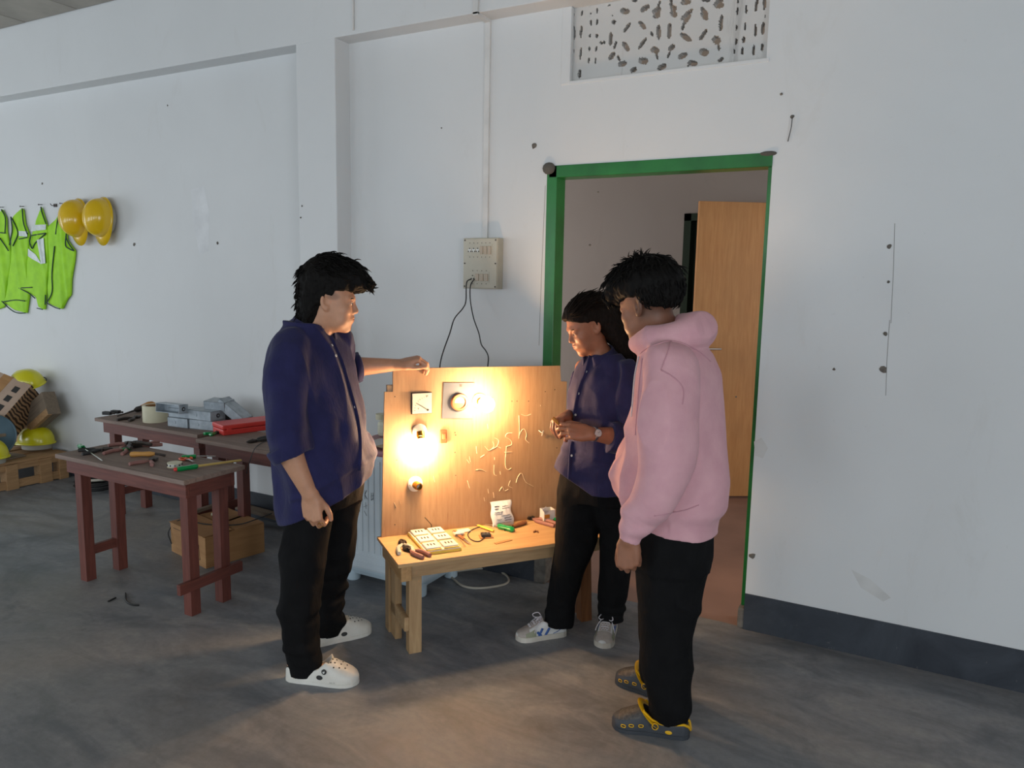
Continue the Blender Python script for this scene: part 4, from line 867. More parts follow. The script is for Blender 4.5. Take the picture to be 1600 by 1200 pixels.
b = MB(); w = .0015; b.box((-.03, -.025, 0), (.03, .025, w)).box((-.03, -.025, 0), (.03, -.025+w, .06)).box((-.03, .025-w, 0), (.03, .025, .06)).box((-.03, -.025, 0), (-.03+w, .025, .06)).box((.03-w, -.025, 0), (.03, .025, .06)); b.build('box_body', M_PAPER, t)
MB().box((-.03, -.025, 0), (-.005, -.0235, .03), T(0, 0, .06) @ R('Y', -35)).build('flap', M_PAPER, t); MB().box((-.028, -.0262, .02), (.0, -.0251, .04)).build('printing', M_ORANGE2, t)
screwdriver('dark screwdriver poking past the right end of the bench behind woman', BT_(.80, .06), BT_(.975, .02), BH, M_STRAPBLK, .09, .010)
tag(MB().tube(spline([BT_(.235, .338, BH+.005), BT_(.24, .33, BH+.03), BT_(.222, .326, BH+.055), BT_(.205, .322, BH+.075)], 4), .0018, 6).build('wire_stub', M_IRON, None, True), 'thin bent wire standing up behind the socket panel', 'wire')
b = MB()
for k in range(5): b.ball((rnd.uniform(-.02, .02), rnd.uniform(-.012, .012), .003), .004+.002*rnd.random(), n=4)
t = thing('crumbs', 'few brown crumbs of wood right of the dark chisel', 'crumbs', BT_(.70, .15), 0); o = b.build('crumb', M_BROWNPINE, t); o['kind'] = 'stuff'

# ------------------------------------------------------------------ washing machine behind the board
WX0, WX1, WY0, WY1, WH = -2.62, -2.09, 2.96, 3.36, .735
wm = thing('washing_machine', 'white ribbed plastic washing machine with mauve rim behind the board', 'washing machine', ((WX0+WX1)/2, (WY0+WY1)/2, 0))
hx, hy = (WX1-WX0)/2, (WY1-WY0)/2
MB().box((-hx, -hy, .085), (hx, hy, WH-.028), bev=.014).build('body', M_WASHER, wm)
for k in range(13):
    x = -hx+.035+(2*hx-.07)*k/12
    MB().box((x-.011, -hy-.004, .19), (x+.011, -hy+.004, WH-.055), bev=.003).build('rib', M_WASHER, wm)
for z in (.125, .165): MB().box((-hx+.01, -hy-.003, z), (hx-.01, -hy+.004, z+.012), bev=.002).build('band', M_WASHER, wm)
for k in range(9):
    y = -hy+.035+(2*hy-.07)*k/8; MB().box((hx-.004, y-.011, .19), (hx+.004, y+.011, WH-.055), bev=.003).build('rib', M_WASHER, wm)
MB().box((-hx-.006, -hy-.008, WH-.03), (hx+.006, hy+.004, WH), bev=.010).build('top_rim', M_MAUVE, wm)
MB().box((-hx+.03, hy-.12, WH), (hx-.03, hy, WH+.085), bev=.02).build('control_panel', M_CREAMPL, wm)
MB().lathe([(.016, 0), (.016, .012), (.012, .014)], T(-.06, hy-.125, WH+.05) @ R('X', 80), 16).build('knob', M_STRAPBLK, wm, True)
bs = MB(); n = 10
P = [[(sx*(hx-ins), sy*(hy-ins), z) for sx, sy in ((-1, -1), (1, -1), (1, 1), (-1, 1))] for z, ins in ((.10, .004), (.075, .008), (.07, .018), (.045, .03))]
bs.grid(P, closed=True); bs.add(P[-1], [(0, 1, 2, 3)]); bs.build('base', M_WASHBASE, wm)
for sx in (-1, 1):
    for sy in (-1, 1): MB().lathe([(.032, 0), (.036, .004), (.038, .07)], T(sx*(hx-.05), sy*(hy-.055), 0), 20).build('foot', M_WASHBASE, wm, True)
# pen notes written sideways on the machine
PEN = mat('pen_ink', S(60, 70, 80), .6)
def wp(u, v): p = at_y(u, v, WY0-.0045); return (p.x-(WX0+WX1)/2, -hy-.0048, p.z)
b = MB()
for st in [[(562, 765), (562, 776), (560, 776)], [(562, 770), (559, 770)], [(559, 765), (559, 776)], [(570, 766), (570, 780)], [(573, 766), (570, 773), (574, 780)], [(571, 785), (572, 795)], [(568, 792), (574, 790)], [(569, 798), (573, 806)], [(580, 770), (580, 782)], [(580, 782), (583, 779)], [(583, 770), (583, 781)], [(580, 775), (584, 774)], [(562, 785), (562, 800)], [(559, 790), (563, 789)]]:
    b.tube([wp(*q) for q in st], .0018, 5, flat=.4)
b.build('pen_writing', PEN, wm)
t = thing('paper_sheet', 'white paper sheet lying on top of the washing machine', 'paper', (WX0+.25, WY0+.16, WH+.0005), .15)
P = [[(-.15+.3*i/8, -.10+.2*j/6, .0012+.004*abs(math.sin(i*.7+j*.5))) for j in range(7)] for i in range(9)]
MB().grid(P).build('sheet', M_PAPER, t, 'all')
t = thing('card_sheet', 'creased buff card lying at the front of the washing machine top', 'card', (WX0+.36, WY0+.075, WH+.0065), -.1)
P = [[(-.14+.28*i/8, -.06+.12*j/4, .001+.010*abs(i/8-.5)) for j in range(5)] for i in range(9)]
MB().grid(P).build('sheet', mat('buff_card', S(196, 180, 150), .8), t)
p = at_y(590, 652, WY1-.10)
t = thing('tape_roll', 'small cream tape roll standing on the washing machine console', 'tape roll', (p.x, WY1-.06, WH+.0855)); MB().lathe([(.026, 0), (.036, 0), (.036, .03), (.026, .03)], n=24).build('tape', M_TAPE, t, True)
b = MB()
# white hose loop on the floor
tag(MB().tube(spline([at_z(672, 897, .006), at_z(700, 899, .006), at_z(722, 915, .006), at_z(750, 919, .006), at_z(785, 914, .006), at_z(795, 906, .006), at_z(785, 895, .006), at_z(755, 888, .006), at_z(712, 893, .006), at_z(705, 896, .02)], 7), .006, 7).build('power_cable', M_CABLEW, None, True), 'off-white cable looped on the floor under the bench', 'cable')

# ------------------------------------------------------------------ distribution board and its two wires
DY = WALL_Y-.058
q0, q1 = at_y(724, 372, DY), at_y(777, 452, DY); dw, dh = q1.x-q0.x, q0.z-q1.z
db = thing('distribution_board', 'cream switch box with sockets fixed to the white wall', 'switch box', (q0.x, WALL_Y, q1.z))
M_DB = mat('switch_box_cream', S(196, 190, 172), .45); M_DBS = mat('switch_beige', S(190, 172, 150), .4)
MB().box((0, -.058, 0), (dw, 0, dh), bev=.004).build('box_body', M_DB, db)
MB().box((.004, -.0605, .004), (dw-.004, -.0575, dh-.004), bev=.002).build('front_plate', M_DB, db)
for x in (.012, dw-.012):
    for z in (.012, dh*.5, dh-.012): MB().lathe([(.004, 0), (.004, .002)], T(x, -.0605, z) @ R('X', 90), 8).build('screw', M_IRON, db)
def dp(u, v): p = at_y(u, v, DY-.004); return p.x-q0.x, p.z-q1.z
for u0, u1, v0, v1, n, socks in ((731, 768, 384, 398, 6, 3), (735, 763, 427, 440, 4, 1)):
    (x0, z1), (x1, z0) = dp(u0, v0), dp(u1, v1); w = (x1-x0)/n
    fr_ = MB().box((x0-.004, -.0615, z0-.006), (x1+.004, -.0600, z1+.008), bev=.0005).build('module_plate', M_DB, db)
    for k in range(n):
        if k < socks:
            b = MB(); b.lathe([(w*.40, 0), (w*.40, .002)], T(x0+w*(k+.5), -.0614, (z0+z1)/2) @ R('X', 90), 14); mo = b.build('socket_module', M_WHITEPL if n == 6 else M_DB, fr_)
            b = MB()
            for dx_, dz_ in ((0, .009), (-.007, -.006), (.007, -.006)): b.lathe([(.0032, 0), (.0032, .0012)], T(x0+w*(k+.5)+dx_, -.0631, (z0+z1)/2+dz_) @ R('X', 90), 8)
            b.build('socket_hole', M_INK, fr_)
        else: MB().box((x0+w*k+.003, -.066, z0+.002), (x0+w*(k+1)-.003, -.0612, z1-.002), bev=.002).build('switch_rocker', M_DBS, fr_)
        b = MB().lathe([(.0022, 0), (.0022, .001)], T(x0+w*(k+.5), -.0606, z1+.014) @ R('X', 90), 7); b.build('indicator', M_IRON, db)
        MB().lathe([(.0022, 0), (.0022, .001)], T(x0+w*(k+.5), -.0606, z0-.012) @ R('X', 90), 7).build('indicator', M_IRON, db)
def hang(pts, y0, end):
    P = []; n = len(pts)-1
    for i, (u, v) in enumerate(pts):
        f = i/n; P.append(at_y(u, v, y0+(end-y0)*f**1.5))
    return spline(P, 6)
e1 = B0+UV*.26; e2 = B0+UV*.51
tag(MB().tube(hang([(736, 436), (729, 442), (728, 470), (723, 482), (710, 498), (703, 520), (694, 545), (689, 562), (687, 576)], DY-.008, e1[1]+.03), .0032, 6).build('wire', M_STRAPBLK, None, True), 'left black wire hanging from switch box to plywood board', 'wire')
tag(MB().tube(hang([(741, 436), (735, 447), (735, 470), (740, 497), (748, 520), (752, 538), (759, 548), (763, 558), (762, 574)], DY-.008, e2[1]+.03), .0032, 6).build('wire', M_STRAPBLK, None, True), 'right black wire hanging from switch box to plywood board', 'wire')

# ------------------------------------------------------------------ people: smooth solids from distance fields
import openvdb
from mathutils.bvhtree import BVHTree
def vn3(x, y, z, seed=0):
    """value noise, -1..1"""
    xi, yi, zi = np.floor(x).astype(np.int64), np.floor(y).astype(np.int64), np.floor(z).astype(np.int64)
    fx, fy, fz = x-xi, y-yi, z-zi
    fx = fx*fx*(3-2*fx); fy = fy*fy*(3-2*fy); fz = fz*fz*(3-2*fz)
    def h(a, b, c):
        n = (a*374761393+b*668265263+c*2147483647+seed*974634777) & 0x7fffffff
        n = ((n ^ (n >> 13))*1274126177) & 0x7fffffff
        return ((n ^ (n >> 16)) & 0xffff)/32767.5-1
    o = 0
    for dx_ in (0, 1):
        for dy_ in (0, 1):
            for dz_ in (0, 1):
                o = o+h(xi+dx_, yi+dy_, zi+dz_)*(fx if dx_ else 1-fx)*(fy if dy_ else 1-fy)*(fz if dz_ else 1-fz)
    return o
class Field:
    def __init__(s, lo, hi, h):
        s.lo = np.array(lo, float); s.h = h; s.n = np.ceil((np.array(hi)-s.lo)/h).astype(int)+1
        s.a = np.full(s.n, .1, np.float32); s.ax = [s.lo[i]+h*np.arange(s.n[i]) for i in range(3)]
    def win(s, lo, hi, pad):
        i0 = np.clip(np.floor((np.array(lo)-pad-s.lo)/s.h).astype(int), 0, s.n); i1 = np.clip(np.ceil((np.array(hi)+pad-s.lo)/s.h).astype(int)+1, 0, s.n)
        sl = tuple(slice(i0[k], i1[k]) for k in range(3))
        X = s.ax[0][sl[0]][:, None, None]; Y = s.ax[1][sl[1]][None, :, None]; Z_ = s.ax[2][sl[2]][None, None, :]
        return sl, X, Y, Z_
    def merge(s, sl, d, k, sub=False):
        A = s.a[sl]
        if sub:
            d = -d
            if k > 0: m = np.maximum(k-np.abs(A-d), 0)/k; s.a[sl] = np.maximum(A, d)+m*m*k*.25
            else: s.a[sl] = np.maximum(A, d)
        else:
            if k > 0: m = np.maximum(k-np.abs(A-d), 0)/k; s.a[sl] = np.minimum(A, d)-m*m*k*.25
            else: s.a[sl] = np.minimum(A, d)
    def path(s, pts, rs, k=.01, sub=False, smooth=0, M=None, f=1.0, end=False):
        pts = [Vector(p) for p in pts]; rs = list(rs)
        if smooth and len(pts) > 2:
            n = len(pts); q = spline(pts, smooth); rr = np.interp(np.arange(len(q))/smooth, np.arange(n), rs); pts, rs = q, list(rr)
        if M is not None: pts = [M @ p for p in pts]; rs = [r*f for r in rs]
        P = np.array([tuple(p) for p in pts]); R_ = np.array(rs)
        pad = R_.max()+k+3*s.h; sl, X, Y, Z_ = s.win(P.min(0), P.max(0), pad); d = None
        for i in range(len(P)-1):
            a, b = P[i], P[i+1]; v = b-a; L2 = max(v@v, 1e-12)
            t = np.clip(((X-a[0])*v[0]+(Y-a[1])*v[1]+(Z_-a[2])*v[2])/L2, 0, 1)
            e = np.sqrt((X-a[0]-t*v[0])**2+(Y-a[1]-t*v[1])**2+(Z_-a[2]-t*v[2])**2)-(R_[i]+(R_[i+1]-R_[i])*t)
            d = e if d is None else np.minimum(d, e)
        if end:
            v = P[-1]-P[-2]; v /= np.linalg.norm(v); d = np.maximum(d, (X-P[-1][0])*v[0]+(Y-P[-1][1])*v[1]+(Z_-P[-1][2])*v[2])
        s.merge(sl, d.astype(np.float32), k, sub)
    def ell(s, c, r, M=None, k=.01, sub=False, f=1.0, cut=None):
        r = np.array(r)*f; cw = np.array(tuple((M @ Vector(c)) if M is not None else Vector(c))); m = max(r)
        sl, X, Y, Z_ = s.win(cw-m, cw+m, k+3*s.h)
        if M is not None:
            Rm = np.array(M.to_3x3().normalized()); x, y, z = X-cw[0], Y-cw[1], Z_-cw[2]
            q = [x*Rm[0][i]+y*Rm[1][i]+z*Rm[2][i] for i in range(3)]
        else: q = [X-cw[0], Y-cw[1], Z_-cw[2]]
        g = np.sqrt((q[0]/r[0])**2+(q[1]/r[1])**2+(q[2]/r[2])**2); g2 = np.sqrt((q[0]/r[0]**2)**2+(q[1]/r[1]**2)**2+(q[2]/r[2]**2)**2)
        d = g*(g-1)/np.maximum(g2, 1e-6)
        if cut is not None: # cut(x, y, z) in the local frame, metres before scaling, positive = removed
            d = np.maximum(d, cut(q[0]/f+c[0], q[1]/f+c[1], q[2]/f+c[2])*f)
        s.merge(sl, d.astype(np.float32), k, sub)
    def stack(s, lv, k=.01, n=2.2, z0=None, z1=None, top=None):
        """lv: rows (z, cx, cy, a, b, angle deg), from the bottom up: an upright solid of elliptic sections; a lies along the angle"""
        lv = np.array(lv, float); zz = lv[:, 0]
        sl, X, Y, Z_ = s.win((lv[:, 1].min()-lv[:, 3:5].max(), lv[:, 2].min()-lv[:, 3:5].max(), zz[0]), (lv[:, 1].max()+lv[:, 3:5].max(), lv[:, 2].max()+lv[:, 3:5].max(), zz[-1]), k+3*s.h)
        zc = np.clip(Z_.ravel(), zz[0], zz[-1]); fine = np.linspace(zz[0], zz[-1], 200)
        def ip(j):
            v = np.interp(fine, zz, lv[:, j]); w = 15; kern = np.hanning(w); kern /= kern.sum(); v = np.convolve(np.pad(v, w//2, mode='edge'), kern, 'valid'); return np.interp(zc, fine, v)[None, None, :]
        cx, cy, a, b, g = (ip(j) for j in range(1, 6)); g = np.radians(g)
        x, y = X-cx, Y-cy; u, v = x*np.cos(g)+y*np.sin(g), -x*np.sin(g)+y*np.cos(g)
        r = ((np.abs(u)/a)**n+(np.abs(v)/b)**n)**(1/n); L_ = np.sqrt(u*u+v*v)
        d = np.where(r > 1e-3, L_*(1-1/np.maximum(r, 1e-3)), -np.minimum(a, b)*np.ones_like(r))
        d = np.maximum(d, -np.minimum(a, b)); d = np.maximum(d, np.maximum(Z_-zz[-1], zz[0]-Z_)+0*d)
        s.merge(sl, d.astype(np.float32), k)
    def cut(s, p, nrm, k=0):
        nrm = np.array(nrm, float); nrm /= np.linalg.norm(nrm)
        d = (s.ax[0][:, None, None]-p[0])*nrm[0]+(s.ax[1][None, :, None]-p[1])*nrm[1]+(s.ax[2][None, None, :]-p[2])*nrm[2]
        s.a = np.maximum(s.a, d.astype(np.float32))
    def disp(s, fn):
        i, j, k = np.nonzero(np.abs(s.a) < .03); s.a[i, j, k] += fn(s.ax[0][i], s.ax[1][j], s.ax[2][k]).astype(np.float32)
    def mesh(s, name, m, parent, adapt=0.0, tint=None):
        g = openvdb.FloatGrid(.1); g.copyFromArray(np.clip(s.a, -.1, .1).astype(np.float32), tolerance=0.0)
        if adapt > 0: P, T3, Q = g.convertToPolygons(0.0, adapt)
        else: P, Q = g.convertToQuads(0.0); T3 = np.zeros((0, 3), int)
        P = P*s.h+s.lo
        # orientation
        a, b, c = P[Q[:, 0]], P[Q[:, 1]], P[Q[:, 2]]
        vol = np.einsum('ij,ij->i', a, np.cross(b, c)).sum()
        if vol < 0: Q = Q[:, ::-1]; T3 = T3[:, ::-1]
        me = bpy.data.meshes.new(name); nq, nt = len(Q), len(T3)
        me.vertices.add(len(P)); me.vertices.foreach_set('co', P.astype(np.float32).ravel())
        me.loops.add(nq*4+nt*3); me.loops.foreach_set('vertex_index', np.concatenate([Q.ravel(), T3.ravel()]).astype(np.int32))
        me.polygons.add(nq+nt); ls = np.concatenate([np.arange(nq)*4, nq*4+np.arange(nt)*3]).astype(np.int32)
        me.polygons.foreach_set('loop_start', ls); me.polygons.foreach_set('use_smooth', np.ones(nq+nt, bool))
        me.materials.append(m); me.update(calc_edges=True); me.validate()
        if tint is not None:
            at = me.color_attributes.new('tint', 'FLOAT_COLOR', 'POINT'); cdat = np.ones((len(P), 4), np.float32); cdat[:, :3] = tint(P); at.data.foreach_set('color', cdat.ravel())
        o = bpy.data.objects.new(name, me); COL.objects.link(o); o.parent = parent
        o_bvh[o.name] = BVHTree.FromPolygons([tuple(p) for p in P], [tuple(q) for q in Q]+[tuple(q) for q in T3])
        return o
o_bvh = {}
SV = np.array([math.cos(YAW), math.sin(YAW), 0]); TV = np.array([-math.sin(YAW), math.cos(YAW), 0])
class Fig:
    """A person's frame: s to the right and t away, as one looks at the group; z up; origin on the floor."""
    def __init__(s, root): s.root = root; s.O = np.array(root.location); s.inv = (Matrix.Translation(root.location) @ Matrix.Rotation(YAW, 4, 'Z')).inverted()
    def P(s, u, v, t): p = np.array(at_plane(s.O+TV*t, TV, u, v))-s.O; return Vector((float(p@SV), t, float(p[2])))
    def on(s, o, u, v, lift=.0015): # first point of the surface met along the sight line through u, v
        a = s.inv @ Vector(EYEP); d = (s.inv.to_3x3() @ Vector(_ray(u, v))).normalized(); h = o_bvh[o.name].ray_cast(a, d)
        return (h[0]+h[1]*lift, h[1]) if h[0] is not None else (None, None)
    def line(s, o, px, r, name, m, parent, flat=.35, lift=.0008, sub=5):
        Q = spline([(u, v, 0) for u, v in px], sub) if len(px) > 2 else [Vector((px[0][0]+(px[1][0]-px[0][0])*k/8, px[0][1]+(px[1][1]-px[0][1])*k/8, 0)) for k in range(9)]
        pts = []
        for q in Q:
            p, n = s.on(o, q.x, q.y, lift)
            if p is not None and (not pts or (p-pts[-1]).length < .08): pts.append(p)
        if len(pts) > 1:
            b = MB(); b.tube(pts, r, 6, flat=flat, ref=(.1, -.98, .1)); return b.build(name, m, parent, 'all')
def headM(c, yaw, pitch, roll=0): return T(Vector(c)) @ R('Z', yaw) @ R('Y', pitch) @ R('X', roll)
def head(F, M, f=1.0, jaw=1.0, cheek=1.0, nose=1.0, lid=.0035):
    E = lambda c, r, k=.012, sub=False: F.ell(Vector(c)*f, r, M, k, sub, f)
    Pth = lambda p, r, k=.008, sub=False, sm=0: F.path([Vector(q)*f for q in p], r, k*1.0, sub, sm, M, f)
    E((-.012, 0, .035), (.100, .077, .086)); E((.030, 0, -.030), (.062, .062*cheek, .082), .025); E((.038, 0, -.078), (.050, .052*jaw, .040), .025)
    E((.074, 0, -.103), (.017, .020, .015), .02); E((-.005, 0, -.045), (.055, .060*jaw, .055), .02)
    for s in (-1, 1):
        E((.058, s*.036*cheek, -.030), (.026, .024, .022), .02); E((.052, s*.034*jaw, -.066), (.024, .020*cheek, .024), .02)
    Pth([(.070, -.040, .018), (.084, -.018, .021), (.086, 0, .018), (.084, .018, .021), (.070, .040, .018)], [.008, .011, .010, .011, .008], .014)
    for s in (-1, 1): E((.092, s*.031, .000), (.012, .015, .010), .010, True)
    Pth([(.083, 0, .014), (.093, 0, -.006), (.103, 0, -.026)], [.0085*nose, .0085*nose, .0105*nose], .010)
    E((.100, 0, -.031), (.011, .011*nose, .009), .006)
    for s in (-1, 1):
        E((.092, s*.0125*nose, -.034), (.010, .0075, .0075), .006); E((.094, s*.008, -.0415), (.0045, .0035, .004), .002, True)
    E((.083, 0, -.062), (.016, .028, .018), .016)
    Pth([(.086, -.021, -.0585), (.0965, -.008, -.0545), (.0960, 0, -.0560), (.0965, .008, -.0545), (.086, .021, -.0585)], [.0035, .0055, .005, .0055, .0035], .005)
    Pth([(.084, -.019, -.0625), (.0945, -.006, -.0675), (.0945, .006, -.0675), (.084, .019, -.0625)], [.0035, .0065, .0065, .0035], .005)
    Pth([(.090, -.022, -.0600), (.1035, 0, -.0605), (.090, .022, -.0600)], [.0012, .0015, .0012], .003, True, 4)
    for s in (-1, 1):
        E((.076, s*.031, .001), (.0135, .0150, .0125), .006); E((.0895, s*.0315, -.0005-.004*(lid < .003)), (.006, .0125, lid), .002, True)
        Me = M @ T(Vector((-.012, s*.074, -.006))*f) @ R('Z', s*-24) @ R('Y', -10)
        F.ell((0, 0, 0), (.020, .0075, .033), Me, .006, False, f); F.ell(Vector((.003, s*.0065, .004))*f, (.011, .006, .018), Me, .004, True, f); F.ell(Vector((.004, s*.002, -.024))*f, (.010, .006, .010), Me, .006, False, f)
def head_parts(root, M, f, brow_m, lidded=False):
    for s in (-1, 1):
        e = MB().ball((0, 0, 0), .0120*f, M @ T(Vector((.0772, s*.031, .001))*f), 10).build('eye', M_EYEWHITE, root, 'all')
        MB().lathe([(.0055*f, 0), (.004*f, .0012*f)], M @ T(Vector((.0886, s*.0305, -.0015))*f) @ R('Y', 90), 14).build('iris', M_IRIS, e)
        MB().tube([M @ (Vector(p)*f) for p in ((.089, s*.013, .0155), (.0905, s*.024, .0205), (.084, s*.038, .0205), (.073, s*.047, .0135))], [.0022*f, .0034*f, .0030*f, .0012*f], 6, flat=.7).build('eyebrow', brow_m, root, 'all')
def hand(F, wrist, X, B, Th, curl=((25, 35, 20),)*4, thumb=(.55, .75, -.35), f=1.0, k=.006, thumb_bend=.5, spread=1.0):
    X, B = Vector(X).normalized(), Vector(B); B = (B-X*B.dot(X)).normalized(); Y = B.cross(X).normalized()
    if Y.dot(Vector(Th)) < 0: Y = -Y
    W = Vector(wrist); p = lambda x, y, z: W+(X*x+Y*y+B*z)*f
    mcp = [(.090, .027, .003), (.094, .008, .006), (.088, -.011, .004), (.078, -.028, .0)]
    for (x, y, z), r in zip(mcp, (.0125, .0125, .012, .011)): F.path([p(-.012, y*.42, 0), p(.03, y*.78, 0), p(x, y, z)], [.019*f, .0165*f, r*f], .008, smooth=0)
    F.path([p(.0, .012, -.004), p(.03, .028, -.010), p(.055, .030, -.010)], [.017*f, .017*f, .013*f], .010)
    F.path([p(.0, -.010, -.004), p(.04, -.024, -.008), p(.06, -.026, -.006)], [.016*f, .016*f, .012*f], .010)
    tips = []
    for i, ((x, y, z), Ls, r) in enumerate(zip(mcp, ((.044, .027, .021), (.048, .031, .022), (.045, .029, .022), (.035, .022, .019)), (.0090, .0092, .0088, .0078))):
        a = 0; q = Vector((x, y, z)); pts = [q.copy()]; c = curl[i] if len(curl) > 1 else curl[0]
        for j in range(3):
            a += math.radians(c[j]); q = q+Vector((math.cos(a)*Ls[j], (1.5-i)*.0035*spread*math.cos(a), -math.sin(a)*Ls[j])); pts.append(q.copy())
        F.path([p(*v) for v in pts], [r*1.12*f, r*f, r*.95*f, r*.80*f], .0025); tips.append(p(*pts[-1]))
    tv = Vector(thumb).normalized(); b0 = Vector((.022, .026, -.010)); b1 = b0+tv*.042; t2 = (tv*(1-thumb_bend)+Vector((1, -.1, -.15))*thumb_bend).normalized(); b2 = b1+t2*.033; b3 = b2+(t2*.6+Vector((.4, -.15, -.1))).normalized()*.024
    F.path([p(*b0), p(*b1), p(*b2), p(*b3)], [.0145*f, .0115*f, .0105*f, .0085*f], .006)
    return tips
def skin_mat(name, base, deep):
    m, t, b = _nodes(name); a = N(t, 'ShaderNodeAttribute'); a.attribute_name = 'tint'
    c = ramp(t, noise(t, mapped(t, (1, 1, 1)), 30, 4), [(.35, base), (.7, tuple(x*.88 for x in base))])
    c = mixc(t, 1.0, c, a.outputs['Color'], 'MULTIPLY')
    t.links.new(c, b.inputs['Base Color']); b.inputs['Roughness'].default_value = .48; b.inputs['Specular IOR Level'].default_value = .4
    b.inputs['Subsurface Weight'].default_value = .12; b.inputs['Subsurface Radius'].default_value = (.012, .005, .003); b.inputs['Subsurface Scale'].default_value = .6
    add_bump(t, b, noise(t, mapped(t, (1, 1, 1)), 300, 2), .08, .0005); return m
def cloth_mat(name, base, b2, weave=600, rough=.85, bump=.25, fold=.3, spec=.25, sheen=.1):
    m, t, b = _nodes(name); v = mapped(t, (1, 1, 1))
    t.links.new(ramp(t, noise(t, v, 14, 4), [(.3, base), (.7, b2)]), b.inputs['Base Color']); b.inputs['Roughness'].default_value = rough; b.inputs['Specular IOR Level'].default_value = spec
    b.inputs['Sheen Weight'].default_value = sheen
    p = add_bump(t, b, noise(t, mapped(t, (1.6, 1.6, .7)), 16, 5, .6, .8), fold, .012); add_bump(t, b, noise(t, v, weave, 2), bump, .0006, p); return m
M_SKIN1 = skin_mat('light_brown_skin', S(196, 146, 116), 0); M_SKIN2 = skin_mat('brown_skin', S(168, 112, 84), 0); M_SKIN3 = skin_mat('deep_brown_skin', S(152, 104, 80), 0)
def hair_mat(name, c, c2):
    m, t, b = _nodes(name); n = noise(t, mapped(t, (1, 1, .25)), 130, 4, .6, .5)
    t.links.new(ramp(t, n, [(.3, c), (.7, c2)]), b.inputs['Base Color']); b.inputs['Roughness'].default_value = .6; b.inputs['Specular IOR Level'].default_value = .07
    add_bump(t, b, n, .6, .002); return m
M_HAIR = hair_mat('black_hair', (.005, .0045, .0045), (.010, .009, .008)); M_HAIRW = hair_mat('dark_brown_hair', (.008, .0055, .0045), (.018, .012, .009))
M_EYEWHITE = mat('eye_white', (.62, .58, .54), .25); M_IRIS = mat('dark_iris', (.012, .008, .006), .15)
M_NAVY = cloth_mat('navy_shirt', S(38, 38, 80), S(31, 31, 68)); M_NAVYW = cloth_mat('navy_blouse', S(46, 43, 80), S(39, 36, 70))
M_BLACKT = cloth_mat('black_trousers', (.0075, .0075, .008), (.005, .005, .0055), 500, .85, .2, .35, .12, 0)
M_PINK = cloth_mat('pink_fleece', S(214, 166, 172), S(204, 154, 162), 350, .92, .3, .12, .1)
M_BUTTON = mat('pearl_button', S(226, 222, 216), .25)
M_CLOG = mat('white_clog_foam', S(222, 220, 212), .45, base2=S(206, 202, 192), vscale=10, bump=.08)
M_CLOGG = mat('dark_grey_clog', S(58, 62, 68), .55, base2=S(48, 52, 58), vscale=8, bump=.2, bscale=200)
M_CLOGT = mat('perforated_grey_top', S(86, 82, 78), .6, base2=S(48, 46, 46), vscale=90, bump=.8, bscale=160, bdist=.002)
M_CLOGY = mat('yellow_clog_trim', S(236, 180, 24), .4)
M_SOCK = mat('grey_sock', S(160, 158, 160), .9, bump=.3, bscale=300)
def ones(P): return np.ones((len(P), 3), np.float32)
def face_tint(M, f, lip=(.80, .52, .52), fade=None):
    Mi = np.array(M.inverted())
    def fn(P):
        Q = P@Mi[:3, :3].T+Mi[:3, 3]; Q = Q/f; c = np.ones((len(P), 3), np.float32)
        d = ((Q[:, 0]-.094)/.014)**2+(Q[:, 1]/.021)**2+((Q[:, 2]+.0605)/.011)**2; w = np.clip(1.4-d, 0, 1)[:, None]
        c = c*(1-w)+np.array(lip)*w
        if fade is not None: w = fade(Q)[:, None]; c = c*(1-w)+np.array((.10, .10, .11))*w
        return c
    return fn
def hair(root, M, f, cap, m, locks, lo=(-.22, -.14, -.35), hi=(.20, .14, .20), h=.0035, rough=.006, seed=1, extra=None, name='hair'):
    """cap(F): solids in the head's own frame; locks: (start, direction, length, curl) tapering strands over it"""
    F = Field(np.array(lo), np.array(hi), h); cap(F)
    F.disp(lambda x, y, z: rough*(.6*vn3(x*55, y*95, z*38, seed)+.4*vn3(x*120, y*190, z*80, seed+1)))
    o = F.mesh(name, m, root); b = MB(); rr = random.Random(seed); bv = o_bvh[o.name]
    for (p, d, ln, cu, r) in locks(rr):
        p = Vector(p); d = Vector(d).normalized(); hit = bv.find_nearest(p)
        if hit[0] is None: continue
        q = hit[0]-hit[1]*.004; n = hit[1]; d = (d-n*d.dot(n)*.85).normalized(); side = d.cross(n); pts = []
        for k in range(7):
            u = k/6; pts.append(q+d*ln*u+n*(.007*math.sin(u*PI*.9)+cu*ln*u*u)+side*ln*.22*math.sin(u*3.0+rr.random()*.4)*(1 if rr.random() < .98 else -1))
        b.tube(pts, [r, r*1.05, r, r*.9, r*.7, r*.45, r*.12], 5, cap=False)
    # one object: the strands are welded into the same mesh
    me = o.data; bm = bmesh.new(); bm.from_mesh(me); vs = [bm.verts.new(v) for v in b.v]
    for fc in b.f:
        ff = bm.faces.new([vs[i] for i in fc]); ff.smooth = True
    bm.to_mesh(me); bm.free()
    if f != 1.0: me.transform(Matrix.Scale(f, 4))
    me.transform(M); return o
